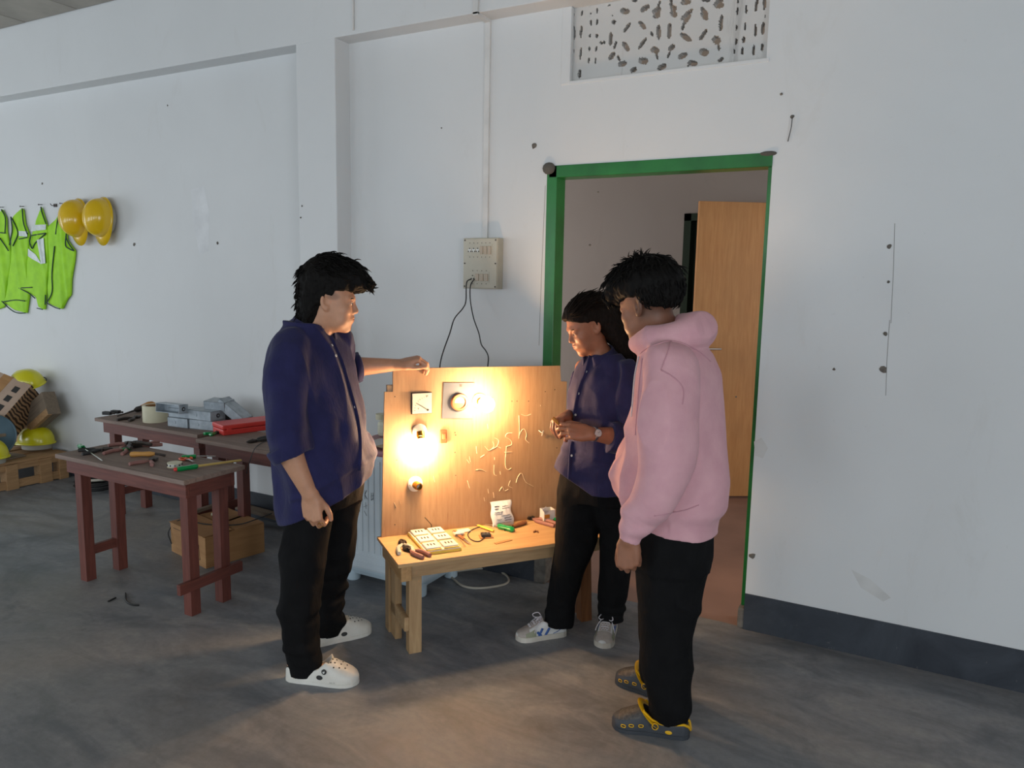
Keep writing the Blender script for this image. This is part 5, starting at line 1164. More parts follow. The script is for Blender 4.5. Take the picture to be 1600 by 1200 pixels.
def shoe(stations, K=7):
    """stations along x (heel to toe): (x, half width, rim or crown height, open?, wall) -> closed shell in a foot frame"""
    rows = []
    for (x, w, hgt, op, wl, off) in stations:
        row = []
        def outer(k, sgn): # from the floor up the outside
            u = k/(K-1); return (x, off+sgn*w*(1-.10*(u**2)-(.10 if u == 0 else 0)), .0+hgt*u if op else None)
        if op:
            for k in range(K): u = k/(K-1); row.append((x, off-w*(1-.16*u*u-(.05 if k == 0 else 0)), hgt*u))
            for k in range(K): u = k/(K-1); g = 2*u-1; row.append((x, off+(w*.84-wl)*g, hgt-(hgt-.022)*(1-abs(g)**6)))
            for k in range(K): u = 1-k/(K-1); row.append((x, off+w*(1-.16*u*u-(.05 if k == K-1 else 0)), hgt*u))
        else:
            n = 3*K
            for k in range(n):
                a = PI*k/(n-1); c, s_ = math.cos(a), math.sin(a)
                yy = -math.copysign(abs(c)**.75, c)*w*(.95 if k in (0, n-1) else 1); row.append((x, off+yy, hgt*max(0, s_)**.62))
        rows.append(row)
    return rows
def interp_st(keys, n=34):
    xs = [k[0] for k in keys]; out = []
    for i in range(n):
        x = xs[0]+(xs[-1]-xs[0])*(.5-.5*math.cos(PI*i/(n-1))); v = [np.interp(x, xs, [k[j] for k in keys]) for j in (1, 2)]
        op = [k[3] for k in keys if k[0] <= x+1e-9][-1]; out.append((x, v[0], v[1], op, .008, float(np.interp(x, xs, [k[4] for k in keys]))))
    return out

# ------------------------------------------------------------------ clothes helpers
def wrinkles(amp, sx, sy, sz, seed, amp2=0, k2=2.2):
    def fn(x, y, z):
        n = vn3(x*sx+.3*vn3(x*4, y*4, z*4, seed+5), y*sy, z*sz+.8*vn3(x*3, y*3, z*3, seed+6), seed); r = 1-np.abs(n)*2
        return -amp*np.clip(r, -1, 1)*.6-(amp2*vn3(x*sx*k2, y*sy*k2, z*sz*k2, seed+9) if amp2 else 0)
    return fn
def collar(root, c, ax, rin, rout, h0, h1, m, open_deg, face, n=40, name='collar', drop=.03):
    """a folded shirt collar round the neck: stands up inside, falls over outside; open towards the angle face"""
    c = Vector(c); Q = Vector(ax).normalized().rotation_difference(Vector((0, 0, 1))).inverted(); rows = []
    for i in range(n+1):
        a = math.radians(face+open_deg/2+(360-open_deg)*i/n); e = (2*i/n-1)**6; d = Vector((math.cos(a), math.sin(a), 0)); ln_ = 1+.35*e
        rows.append([c+Q @ (d*(rin+r)+Vector((0, 0, z))) for r, z in ((0, 0), (.002, h0*.6), (.005, h0), (.009, h0+.002), (.014, h0-.003), (rout*.6, h0-drop*.5*ln_), (rout, h0-drop*ln_), (rout-.004, h0-drop*ln_-.001), (rout*.55, h0-drop*.45*ln_), (.008, h0-.010), (.004, 0))])
    b = MB(); b.grid(rows, closed=True); k = len(rows[0]); b.f.append(tuple(range(k))); b.f.append(tuple(range(n*k, n*k+k))[::-1]); b.mi += [0, 0]
    return b.build(name, m, root, 'all')
def cuff(root, p, d, r0, r1, w, m, name='cuff'):
    pr = [(r0-.006, 0), (r0+.002, -.002), (r0+.006, .004), (r1+.006, w-.004), (r1+.003, w), (r1-.006, w-.002)]
    return MB().lathe(pr+[pr[0]], along(p, Vector(p)+Vector(d)), 28, cap=False).build(name, m, root, 'all')
def buttons(fig, shirt, px, r=.0055):
    for u, v in px:
        p, n = fig.on(shirt, u, v, .003)
        if p is None: continue
        Mb = along(p, p+n); b = MB().lathe([(r*.3, .0), (r, .0), (r, .0018), (r*.8, .0026), (r*.55, .0018), (.0003, .0018)], Mb, 14, cap=False).build('button', M_BUTTON, shirt, 'all')
        MB().lathe([(r*.22, .0019), (r*.22, .0024)], Mb, 8).build('thread', M_NAVY, shirt)
def foot(root, ctr, hd): return T(Vector((ctr[0], ctr[1], 0))) @ R('Z', hd)

# ------------------------------------------------------------------ young man in navy shirt, left
pa = thing('person', 'young man in navy shirt and white clogs with one hand on board', 'person', (-2.07, 2.30, 0), YAW)
ga = Fig(pa); HM = headM((.003, .0, 1.507), 9, 7)
F = Field((-.30, -.31, .0), (.42, .42, 1.66), .0033)
head(F, HM, 1.0, 1.10, 1.10, 1.05)
F.path([(-.005, 0, 1.47), (-.045, 0, 1.41), (-.08, 0, 1.34)], [.060, .063, .075], .02)
F.path([(-.08, 0, 1.34), (-.07, 0, 1.0), (-.05, 0, .85)], [.06, .06, .06], .02)
for y, q in ((-1, ((-.09, -.07, .82), (-.12, -.15, .4), (-.115, -.165, .07))), (1, ((-.02, .08, .82), (-.02, .11, .45), (-.08, .13, .07)))):
    F.path(q, [.05, .04, .035], .02)
for p0, p1 in (((-.115, -.165, .055), (.06, -.18, .038)), ((-.08, .13, .055), (.04, .215, .038))): F.path([p0, p1], [.026, .018], .01)
F.path([(-.08, -.05, 1.31), (-.11, -.13, 1.28), (-.122, -.214, 1.05), (-.097, -.214, .92), (-.036, -.203, .775)], [.05, .05, .047, .046, .0295], .012)
hand(F, (-.034, -.203, .770), (.10, -.02, -1), (-.12, -1, .02), (1, 0, 0), ((38, 60, 30), (40, 60, 30), (42, 60, 30), (46, 58, 30)), (.75, .50, -.30), 1.0)
F.path([(-.06, .06, 1.31), (-.01, .17, 1.30), (-.015, .285, 1.185), (.06, .302, 1.210), (.222, .335, 1.218)], [.05, .05, .044, .042, .0255], .012)
tipsL = hand(F, (.226, .336, 1.219), (.85, .12, .25), (-.28, -.25, .93), (.1, -1, 0), ((48, 46, 30), (50, 46, 30), (52, 46, 30), (56, 46, 30)), (.90, .22, -.30), .95)
hx0 = lambda Q: 0
fadeA = lambda Q: np.clip(1.2-((Q[:, 0]-.016)/.026)**2-((Q[:, 2]-.020)/.016)**2, 0, 1)*.45*(np.abs(Q[:, 1]) > .05)
body = F.mesh('body', M_SKIN1, pa, tint=face_tint(HM, 1, (.86, .58, .56), fadeA))
head_parts(pa, HM, 1, M_HAIR)
def capA(F):
    zl = lambda x: np.interp(x, [-.12, -.075, -.045, -.020, -.016, .012, .02, .05, .075, .2], [-.10, -.105, -.085, -.045, .022, .024, .040, .050, .058, .058])
    cut = lambda x, y, z: (zl(x)-z)*.75+0*y
    F.ell((-.018, 0, .062), (.114, .090, .118), None, .02, cut=cut); F.ell((-.070, 0, .0), (.055, .080, .12), None, .02, cut=cut)
    F.ell((.055, 0, .105), (.075, .075, .060), None, .03, cut=cut); F.ell((.105, 0, .085), (.046, .062, .036), None, .03)
    F.ell((-.075, 0, -.07), (.030, .060, .055), None, .02)
def locksA(r):
    L = []
    for k in range(120):
        a = r.uniform(-1, 1); L.append(((.14+r.uniform(-.02, .015), a*.055, .085+r.uniform(-.02, .03)), (1, a*.5+r.uniform(-.4, .4), r.uniform(-.9, .3)), r.uniform(.018, .038), r.uniform(-.25, .35), .0028))
    for k in range(150):
        a = r.uniform(-1, 1); L.append(((-.13, a*.07, r.uniform(-.11, .13)), (-.4, a*.6, -1), r.uniform(.02, .04), r.uniform(.05, .55), .0028))
    for k in range(330):
        t_ = r.uniform(0, 2*PI); e = r.uniform(.0, 1.2); L.append(((.11*math.cos(t_)*math.sin(e), .10*math.sin(t_)*math.sin(e), .07+.12*math.cos(e)), (.8+r.uniform(-.3, .3), math.sin(t_)*.8, -.2), r.uniform(.03, .06), r.uniform(-.02, .14), .003))
    for k in range(40):
        for s in (-1, 1): L.append(((-.05-.05*r.random(), s*.07, -.085-.02*r.random()), (-.3, s*.1, -1), .025, .1, .003))
    return L
hair(pa, HM, 1, capA, M_HAIR, locksA, seed=3)
# shirt
F = Field((-.34, -.34, .56), (.24, .38, 1.46), .0048)
A0 = -25
F.stack([(.58, -.022, 0, .160, .208, A0), (.74, -.028, 0, .158, .206, A0), (.88, -.038, 0, .170, .204, A0), (1.0, -.048, 0, .163, .200, A0), (1.13, -.066, 0, .146, .200, A0), (1.24, -.076, 0, .134, .196, A0), (1.31, -.084, 0, .120, .178, A0), (1.365, -.085, 0, .098, .130, A0), (1.41, -.078, 0, .080, .085, A0)], .01)
F.path([(-.112, -.115, 1.316), (-.126, -.190, 1.17), (-.120, -.214, 1.05), (-.094, -.213, .945)], [.072, .076, .074, .070], .008, smooth=4, end=True)
F.path([(-.02, .13, 1.32), (-.015, .225, 1.235), (.008, .275, 1.20), (.050, .300, 1.205)], [.076, .066, .060, .054], .010, smooth=4, end=True)
F.ell((.085, .13, .86), (.050, .075, .085), None, .05)      # the open shirt front flares on the far side
F.disp(lambda x, y, z: wrinkles(.024, 8, 8, 4.0, 11, .008)(x, y, z)-.007*np.exp(-((z-.80-.06*np.sin(x*9))/.013)**2)*(x > -.12))
F.cut((-.204, 0, .615), (.47, .06, -1))
shirtA = F.mesh('shirt', M_NAVY, pa)
collar(pa, (-.072, .0, 1.375), (.34, -.10, 1), .070, .030, .048, 0, M_NAVY, 46, A0)
cuff(pa, (-.118, -.2135, .975), (.062, .002, -.105), .080, .078, .050, M_NAVY); cuff(pa, (.030, .292, 1.204), (.042, .025, .005), .060, .058, .028, M_NAVY)
ga.line(shirtA, [(516, 527), (524, 545), (533, 566), (540, 590), (548, 620), (556, 650), (561, 690), (560, 735)], .011, 'placket', M_NAVY, shirtA, .18, .001)
buttons(ga, shirtA, [(518, 540), (524, 556), (553, 636)])
# trousers
F = Field((-.25, -.30, .02), (.18, .27, .90), .005)
F.stack([(.68, -.045, 0, .14, .17, A0), (.78, -.04, 0, .150, .18, A0), (.89, -.04, 0, .13, .165, A0)], .02)
F.stack([(.030, -.080, -.170, .066, .034, -7), (.07, -.078, -.170, .072, .040, -7), (.11, -.086, -.166, .072, .066, 0), (.17, -.098, -.163, .073, .076, 0), (.33, -.100, -.150, .076, .082, 0), (.52, -.088, -.125, .086, .090, 0), (.70, -.056, -.080, .088, .090, 0), (.84, -.045, -.045, .088, .088, 0)], .03)
F.stack([(.040, -.070, .145, .068, .036, 33), (.08, -.064, .142, .074, .050, 25), (.12, -.072, .135, .080, .076, 0), (.22, -.065, .130, .080, .080, 0), (.50, -.012, .110, .088, .086, 0), (.72, -.01, .085, .106, .105, 0), (.84, -.02, .06, .105, .10, 0)], .03)
F.cut((-.09, -.165, .040), (-.42, 0, -1)) if 0 else None
F.disp(lambda x, y, z: wrinkles(.014, 11, 11, 5, 21, .004)(x, y, z)-.012*np.exp(-((z-.20)/.14)**2)*vn3(x*6, y*6, z*34, 4))
trA = F.mesh('trousers', M_BLACKT, pa)
# white clogs
CLOG = interp_st([(-.148, .004, .030, True, 0), (-.143, .022, .050, True, 0), (-.125, .035, .062, True, 0), (-.085, .040, .056, True, 0), (-.04, .041, .052, True, 0), (-.005, .043, .064, True, 0), (.024, .046, .092, True, 0), (.030, .047, .098, False, 0), (.055, .050, .088, False, .002), (.085, .053, .074, False, .004), (.115, .049, .060, False, .005), (.135, .037, .050, False, .005), (.147, .018, .040, False, .004), (.151, .003, .028, False, .004)], 44)
def clog(root, Mf, m, msole, side, f=1.0, label=None):
    Ms = Mf @ Matrix.Scale(f, 4); b = MB(); b.grid(shoe(CLOG)); bv = BVHTree.FromPolygons([Vector(v) for v in b.v], b.f)
    c = MB(); c.add(b.v, b.f, Ms); o = c.build('clog', m, root, 'all')
    if label: o['label'] = label
    out = [(x, off-w*1.03) for x, w, h, op, wl, off in CLOG]+[(x, off+w*1.03) for x, w, h, op, wl, off in CLOG[::-1]]
    MB().prism(out, .001, .016, Ms).build('sole', msole, o); return o, Ms, bv
def on_clog(bv, x, y, side=None):
    if side is None: h = bv.ray_cast(Vector((x, y, .5)), Vector((0, 0, -1)))
    else: h = bv.ray_cast(Vector((x, side*.3, y)), Vector((0, -side, 0)))
    n = h[1]
    if n is not None and ((side is None and n.z < 0) or (side is not None and n.y*side < 0)): n = -n
    return h[0], n
def facing(p, n): # frame on the shoe: z outwards, x towards the toe
    e1 = Vector((1, 0, 0)); e1 = (e1-n*e1.dot(n)).normalized(); e2 = n.cross(e1)
    return Matrix(((e1.x, e2.x, n.x, p.x), (e1.y, e2.y, n.y, p.y), (e1.z, e2.z, n.z, p.z), (0, 0, 0, 1)))
def white_clog(Mf, side):
    o, Ms, bv = clog(pa, Mf, M_CLOG, M_CLOG, side)
    for x, y in [(.044, -.018), (.044, .004), (.044, .026), (.060, -.030), (.058, -.010), (.058, .012), (.058, .032), (.080, -.022), (.080, .0), (.080, .022), (.100, -.010), (.100, .014)]:
        p, n = on_clog(bv, x, y)
        if p: MB().lathe([(.0034, -.001), (.0034, .0008)], Ms @ along(p, p+n), 9).build('vent_hole', M_INK, o)
    for x, z, r, sx, nm in [(.006, .036, .009, 1.5, 'vent_hole'), (-.070, .040, .0085, 1, 'strap_rivet')]:
        p, n = on_clog(bv, x, z, side)
        if p: q = MB().lathe([(r, -.001), (r, .0018), (r*.7, .0026), (.0005, .0026)], Ms @ facing(p, n) @ Matrix.Diagonal((sx, 1, 1, 1)), 16, cap=False).build(nm, M_STRAPBLK, o, 'all')
    return o, Ms, bv
MA1, MA2 = foot(pa, (-.008, -.178), -7), foot(pa, (-.020, .182), 33)
o, Ms, bv = white_clog(MA1, -1)
p, n = on_clog(bv, .026, .062, -1); ch = MB().lathe([(.0105, 0), (.0105, .003), (.009, .004)], Ms @ along(p, p+n), 18).build('shoe_charm', M_STRAPBLK, o, 'all')
b = MB(); Mq = Ms @ along(p, p+n) @ T(0, 0, .0042)
b.prism([(-.004, -.004), (.001, -.006), (.005, .0), (.002, .006), (.0, .001), (-.005, .002)], 0, .0006, Mq); b.build('charm_mark', M_WHITEPL, ch)
b = MB()
for x0, x1, z in [(-.115, -.098, .030), (-.092, -.060, .027), (-.055, -.048, .026), (-.105, -.082, .021), (.048, .060, .020), (.064, .070, .021)]:
    P_ = [on_clog(bv, x0+(x1-x0)*k/4, z+.0012*(k % 2), -1)[0] for k in range(5)]; b.tube([q+Vector((0, -.0006, 0)) for q in P_ if q], .0010, 5, Ms, flat=.5)
b.build('pen_mark', M_INK, o)
white_clog(MA2, -1)
# finger ring
MB().lathe([(.0108, -.002), (.0116, -.002), (.0116, .002), (.0108, .002), (.0108, -.002)], T(-.034+.012+.028, -.216, .770-.113) @ R('X', 30), 20, cap=False).build('finger_ring', M_BRASS, pa, 'all')

# ------------------------------------------------------------------ young woman in navy blouse
pb = thing('person', 'young woman in navy blouse and white sneakers looking down at her hands', 'person', (-1.226, 2.986, 0), YAW)
gb = Fig(pb); HB = headM((-.022, 0, 1.412), 197, 24, 3); fB = .92
F = Field((-.22, -.36, .0), (.28, .28, 1.54), .0033)
head(F, HB, fB, .92, .95, .88, .0024)
F.path([(-.010, 0, 1.375), (.025, 0, 1.315), (.05, 0, 1.26)], [.047, .047, .058], .02)
F.path([(.05, 0, 1.26), (.045, 0, .85)], [.05, .05], .02)
F.path([(-.03, .03, .78), (-.05, .035, .43), (-.10, .045, .07)], [.05, .04, .03], .02); F.path([(.10, -.02, .78), (.142, .0, .5), (.135, .075, .07)], [.05, .04, .03], .02)
F.path([(-.10, .045, .055), (-.20, .02, .034)], [.024, .016], .01); F.path([(.135, .08, .055), (.105, .0, .034)], [.024, .016], .01)
F.path([(.09, -.06, 1.20), (.125, -.10, 1.17), (.165, -.135, .970), (.07, -.175, .975), (-.018, -.215, .992)], [.042, .042, .041, .038, .024], .012)
hand(F, (-.020, -.216, .992), (-1, .12, .10), (-.05, -.86, .50), (0, .5, .86), ((22, 35, 25), (26, 40, 25), (32, 45, 25), (38, 48, 25)), (.78, .40, -.30), .90)
F.path([(.0, .06, 1.22), (-.02, .11, 1.22), (-.035, .20, .985), (-.075, .07, 1.010), (-.112, -.045, 1.025)], [.042, .042, .040, .036, .023], .012)
hand(F, (-.113, -.048, 1.026), (-.42, -.85, -.05), (-.25, .1, .95), (.85, -.42, 0), ((40, 50, 30), (42, 52, 30), (45, 55, 30), (50, 55, 30)), (.70, .45, -.40), .90)
body = F.mesh('body', M_SKIN2, pb, tint=face_tint(HB, fB, (.92, .50, .50)))
head_parts(pb, HB, fB, M_HAIRW)
def capB(F):
    zl = lambda x: np.interp(x, [-.14, -.03, -.012, .02, .05, .080, .10, .2], [-.2, -.08, .020, .030, .046, .066, .085, .10])
    cut = lambda x, y, z: (zl(x)-z)*.75+0*y
    F.ell((-.016, 0, .040), (.116, .088, .100), None, .015, cut=cut); F.ell((.030, 0, .060), (.068, .068, .056), None, .02, cut=cut)
    F.ell((-.085, 0, -.01), (.055, .078, .10), None, .03, cut=lambda x, y, z: x+.02+0*y+0*z)
    # the long hair falls down the back, behind the ear
    F.path([(-.10, .0, .01), (-.125, .01, -.07), (-.130, .02, -.15), (-.115, .03, -.23), (-.09, .03, -.30)], [.070, .066, .062, .052, .030], .03, smooth=4)
    F.path([(-.07, .060, .0), (-.085, .065, -.08), (-.100, .060, -.16)], [.028, .034, .030], .03, smooth=3)
def locksB(r):
    L = []
    for k in range(420):
        u = r.random(); a = r.uniform(-1, 1); L.append(((-.19+.08*u, a*.075, .04-.32*u), (.1, a*.15, -1), r.uniform(.05, .10), r.uniform(-.05, .28), .0030))
    for k in range(420):
        t_ = r.uniform(-1, 1); u = r.random(); L.append(((.09-.18*u, t_*.08, .10+.03*math.sin(u*3)), (-1, t_*.35, -.25), r.uniform(.06, .11), r.uniform(-.05, .02), .0026))
    for k in range(160): L.append(((-.14+r.uniform(-.05, .03), r.uniform(-.02, .09), -.20-.1*r.random()), (r.uniform(-.4, .6), r.uniform(-.3, .5), -1), r.uniform(.04, .07), r.uniform(.1, .6), .0026))
    return L
hb = hair(pb, HB, fB, capB, M_HAIRW, locksB, lo=(-.24, -.14, -.38), hi=(.14, .15, .18), rough=.004, seed=8)
p, n = gb.on(hb, 932, 480, .004)
if p is not None:
    b = MB(); Mc = along(p, p+n) @ R('Z', 20); b.tube([Mc @ Vector((.018*math.cos(2*PI*k/20), .011*math.sin(2*PI*k/20), .002)) for k in range(21)], .003, 6, cap=False); b.build('hair_clip', mat('smoky_clip', S(150, 150, 158), .2), hb, 'all')
# blouse
F = Field((-.20, -.26, .68), (.29, .29, 1.35), .0048); B0_ = 215
F.stack([(.69, .028, 0, .128, .178, B0_), (.78, .020, 0, .126, .178, B0_), (.87, .034, 0, .114, .166, B0_), (1.02, .045, 0, .110, .156, B0_), (1.12, .052, 0, .112, .160, B0_), (1.20, .057, 0, .098, .156, B0_), (1.25, .058, 0, .082, .128, B0_), (1.30, .050, 0, .062, .078, B0_)], .01)
F.path([(.125, -.10, 1.215), (.158, -.135, 1.09), (.168, -.135, .990), (.130, -.152, .962), (.070, -.173, .970)], [.060, .060, .060, .058, .052], .008, smooth=4, end=True)
F.path([(-.01, .10, 1.215), (-.025, .17, 1.09), (-.035, .19, 1.0), (-.050, .15, .995)], [.060, .056, .054, .048], .02, smooth=4, end=True)
F.ell((-.085, -.02, .790), (.050, .07, .060), None, .05)
F.disp(lambda x, y, z: wrinkles(.021, 9, 9, 4.5, 31, .007)(x, y, z)-.006*np.exp(-((z-.86+.15*x)/.012)**2))
F.cut((-.12, 0, .775), (-.55, -.1, -.85)); F.cut((.0, 0, .712), (.02, 0, -1))
shirtB = F.mesh('blouse', M_NAVYW, pb)
collar(pb, (.038, .0, 1.268), (-.38, -.22, 1), .056, .028, .042, 0, M_NAVYW, 50, B0_)
cuff(pb, (.105, -.160, .965), (-.065, -.022, .008), .062, .058, .040, M_NAVYW)
gb.line(shirtB, [(924, 556), (918, 580), (910, 600), (905, 616), (901, 636), (899, 648)], .012, 'placket', M_NAVYW, shirtB, .16, .001); gb.line(shirtB, [(896, 690), (893, 712), (892, 735), (891, 752)], .012, 'placket', M_NAVYW, shirtB, .16, .001)
buttons(gb, shirtB, [(917, 581), (905, 615), (900, 648), (894, 712)], .005)
# wristwatch on the near wrist
wr = Vector((-.004, -.209, .989)); ax = Vector((-.088, -.041, .017)).normalized(); fc = Vector((.1, -.93, .36)); fc = (fc-ax*fc.dot(ax)).normalized(); sd = ax.cross(fc)
wt = MB().lathe([(.0275, -.007), (.0295, -.007), (.0295, .007), (.0275, .007), (.0275, -.007)], along(wr, wr+ax), 24, cap=False).build('wristwatch', M_STEEL, pb, 'all'); wt['label'] = 'silver wristwatch'
wc = wr+fc*.0285
MB().lathe([(.016, 0), (.0165, .005), (.0145, .0065)], along(wc, wc+fc), 22).build('watch_case', M_STEEL, wt, True); MB().lathe([(.0142, .0066), (.0142, .0072)], along(wc, wc+fc), 22).build('watch_dial', mat('watch_dial', S(206, 208, 206), .25), wt)
b = MB(); Mw = along(wc, wc+fc) @ T(0, 0, .0075)
for a, l in ((35, .009), (150, .006)): b.tube([Mw @ Vector((0, 0, 0)), Mw @ Vector((l*math.cos(math.radians(a)), l*math.sin(math.radians(a)), 0))], .0006, 4)
b.build('watch_hand', M_INK, wt)
# trousers
F = Field((-.21, -.17, .04), (.27, .17, .84), .005)
F.stack([(.66, .040, 0, .112, .150, B0_), (.74, .035, 0, .115, .155, B0_), (.83, .04, 0, .095, .140, B0_)], .02)
F.stack([(.062, -.104, .045, .060, .058, 0), (.12, -.106, .044, .064, .062, 0), (.20, -.098, .042, .067, .064, 0), (.43, -.046, .028, .083, .078, 0), (.68, -.025, .03, .102, .10, 0), (.79, -.01, .03, .10, .095, 0)], .025)
F.stack([(.078, .132, .075, .056, .056, 0), (.14, .132, .065, .059, .058, 0), (.30, .138, .03, .064, .066, 0), (.50, .142, .0, .074, .078, 0), (.68, .110, -.02, .096, .095, 0), (.79, .09, -.02, .095, .09, 0)], .025)
F.disp(lambda x, y, z: wrinkles(.011, 12, 12, 6, 41, .003)(x, y, z)-.008*np.exp(-((z-.12)/.07)**2)*vn3(x*8, y*8, z*45, 7))
trB = F.mesh('trousers', M_BLACKT, pb)
# sneakers
M_SNW = mat('sneaker_white', S(214, 214, 212), .5, base2=S(200, 198, 194)); M_SNG = mat('sneaker_grey_suede', S(176, 166, 158), .8, base2=S(160, 150, 142), vscale=30, bump=.1); M_SNO = mat('sneaker_olive', S(146, 148, 124), .75); M_SNB = mat('sneaker_blue', S(44, 84, 150), .5); M_SOLE = mat('sneaker_sole', S(206, 200, 188), .55, base2=S(180, 172, 160)); M_LACE = mat('pale_laces', S(206, 200, 204), .8)
SNK = interp_st([(-.128, .004, .060, True, 0), (-.123, .022, .078, True, 0), (-.105, .031, .080, True, 0), (-.07, .034, .068, True, 0), (-.03, .036, .074, True, 0), (-.012, .037, .088, True, 0), (-.004, .038, .098, False, 0), (.03, .041, .082, False, .001), (.065, .045, .062, False, .003), (.095, .043, .050, False, .004), (.115, .034, .043, False, .004), (.127, .018, .036, False, .003), (.132, .003, .026, False, .003)], 44)
def sneaker(Mf, f):
    Ms = Mf @ Matrix.Scale(f, 4); b = MB(); b.grid(shoe(SNK)); bv = BVHTree.FromPolygons([Vector(v) for v in b.v], b.f); c = MB(); c.add(b.v, b.f, Ms); o = c.build('sneaker', M_SNW, pb, 'all')
    out = [(x, off-w*1.08-.001) for x, w, h, op, wl, off in SNK]+[(x, off+w*1.08+.001) for x, w, h, op, wl, off in SNK[::-1]]
    MB().prism(out, .0005, .026, Ms).build('sole', M_SOLE, o)
    def patch(name, m, xs, ang0, ang1, lift):
        P = []
        for x in xs:
            row = []; k = min(range(len(SNK)), key=lambda i: abs(SNK[i][0]-x)); w = np.interp(x, [q[0] for q in SNK], [q[1] for q in SNK]); hh = np.interp(x, [q[0] for q in SNK], [q[2] for q in SNK]); off = np.interp(x, [q[0] for q in SNK], [q[5] for q in SNK])
            a0 = ang0(x) if callable(ang0) else ang0; a1 = ang1(x) if callable(ang1) else ang1
            for j in range(13):
                a = math.radians(a0+(a1-a0)*j/12); c_, s_ = math.cos(a), max(0, math.sin(a)); row.append((x, off-math.copysign(abs(c_)**.75, c_)*(w+lift), (hh+lift)*s_**.62))
            P.append(row)
        return MB().grid(P, Ms).build(name, m, o, 'all')
    xs = lambda a, b_, n=10: [a+(b_-a)*i/(n-1) for i in range(n)]
    patch('toe_cap', M_SNG, xs(.072, .126), 4, 176, .0022)
    patch('side_panel', M_SNO, xs(.040, .092), 6, 42, .0032); patch('side_panel', M_SNO, xs(.040, .092), 138, 174, .0032)
    patch('tongue', M_SNG, xs(-.002, .070), 62, 118, .0026)
    for sgn in (-1, 1):   # the slanted blue bars on the flank
        for (xa, za), (xb, zb) in (((-.030, .058), (-.008, .024)), ((.006, .060), (.026, .026)), ((.034, .046), (.012, .024))):
            P_ = [on_clog(bv, xa+(xb-xa)*k/6, za+(zb-za)*k/6, sgn) for k in range(7)]; P_ = [q+n_*.0016 for q, n_ in P_ if q is not None]
            if len(P_) > 2: MB().tube(P_, .0060, 6, Ms, flat=.22, ref=(0, sgn, .2)).build('blue_bar', M_SNB, o, True)
        P_ = [on_clog(bv, xa, za, sgn) for xa, za in ((-.10, .050), (-.085, .042), (-.07, .034), (-.05, .028))]; P_ = [q+n_*.0010 for q, n_ in P_ if q is not None]
        if len(P_) > 2: MB().tube(P_, .0016, 5, Ms).build('blue_line', M_SNB, o, True)
    for k in range(6):
        x = .006+.011*k; P_ = [on_clog(bv, x+.004*(1 if j % 2 else -1)*(k % 2), -.018+.006*j) for j in range(7)]; P_ = [q+n_*.0034 for q, n_ in P_ if q is not None]
        if len(P_) > 2: MB().tube(P_, .0024, 6, Ms).build('lace', M_LACE, o, True)
    for sgn in (-1, 1):
        MB().tube(spline([(.0, 0, .102), (.012, sgn*.020, .118), (.036, sgn*.034, .106), (.030, sgn*.020, .096), (.0, 0, .102)], 5), .0026, 6, Ms).build('lace_bow', M_LACE, o, True)
        MB().tube(spline([(.0, 0, .101), (.016, sgn*.022, .092), (.040, sgn*.040, .066), (.048, sgn*.046, .045)], 5), .0024, 6, Ms).build('lace_end', M_LACE, o, True)
    return o
sneaker(foot(pb, (-.185, .030), 195), .92); sneaker(foot(pb, (.113, .045), 252), .94)
# the small part she is holding
hpos = gb.P(868, 657, -.165); wpos = Vector(gb.inv.inverted() @ hpos)
t = thing('lamp_part', 'small orange electrical part held between the woman\'s fingers', 'part', wpos, YAW)
MB().tube([(-.012, 0, .012), (.0, -.002, .0), (.012, -.004, -.014)], [.007, .008, .005], 10).build('case', M_ORANGE2, t, True); MB().tube([(.010, -.004, -.012), (.020, -.006, -.024)], .002, 6).build('pin', M_BRASS, t)

# ------------------------------------------------------------------ young man in pink hoodie, right
pc_ = thing('person', 'young man in pink hoodie and yellow-trimmed grey clogs seen from behind', 'person', (-.74, 2.50, 0), YAW)
gc = Fig(pc_); HC = headM((-.085, 0, 1.528), 136, 14, -2)
F = Field((-.24, -.31, .0), (.26, .32, 1.68), .0033)
head(F, HC, 1.0, .95, .95, 1.0)
F.path([(-.066, 0, 1.50), (-.038, 0, 1.44), (-.01, 0, 1.36)], [.060, .062, .07], .02); F.path([(0, 0, 1.36), (.03, 0, .85)], [.06, .06], .02)
F.path([(.03, -.05, .82), (.022, -.04, .4), (.052, -.04, .07)], [.05, .04, .034], .02); F.path([(.05, .07, .82), (.03, .12, .4), (.055, .20, .07)], [.05, .04, .034], .02)
F.path([(.055, -.042, .05), (-.07, -.002, .036)], [.026, .017], .01); F.path([(.055, .205, .05), (-.02, .28, .036)], [.026, .017], .01)
F.path([(.0, -.08, 1.30), (-.04, -.16, 1.30), (-.045, -.225, 1.06), (-.105, -.215, .90), (-.147, -.203, .775)], [.045, .045, .04, .036, .027], .012)
hand(F, (-.148, -.203, .778), (-.02, -.02, -1), (-.42, -.90, 0), (-1, .3, 0), ((52, 62, 35), (54, 62, 35), (58, 62, 35), (64, 62, 35)), (.80, .35, -.35), .96)
F.path([(.05, .08, 1.30), (.07, .15, 1.30), (.03, .24, 1.06), (-.06, .19, .96)], [.045, .045, .04, .034], .012)
fadeC = lambda Q: np.clip(np.minimum((Q[:, 2]+.085)/.05, (.035-Q[:, 0])/.05), 0, 1)*(Q[:, 2] > -.09)*.62*np.clip((.02-Q[:, 0]+ (Q[:, 2]>.02)*.05)/.02, 0, 1)
body = F.mesh('body', M_SKIN3, pc_, tint=face_tint(HC, 1, (.8, .5, .5), fadeC))
head_parts(pc_, HC, 1, M_HAIR)
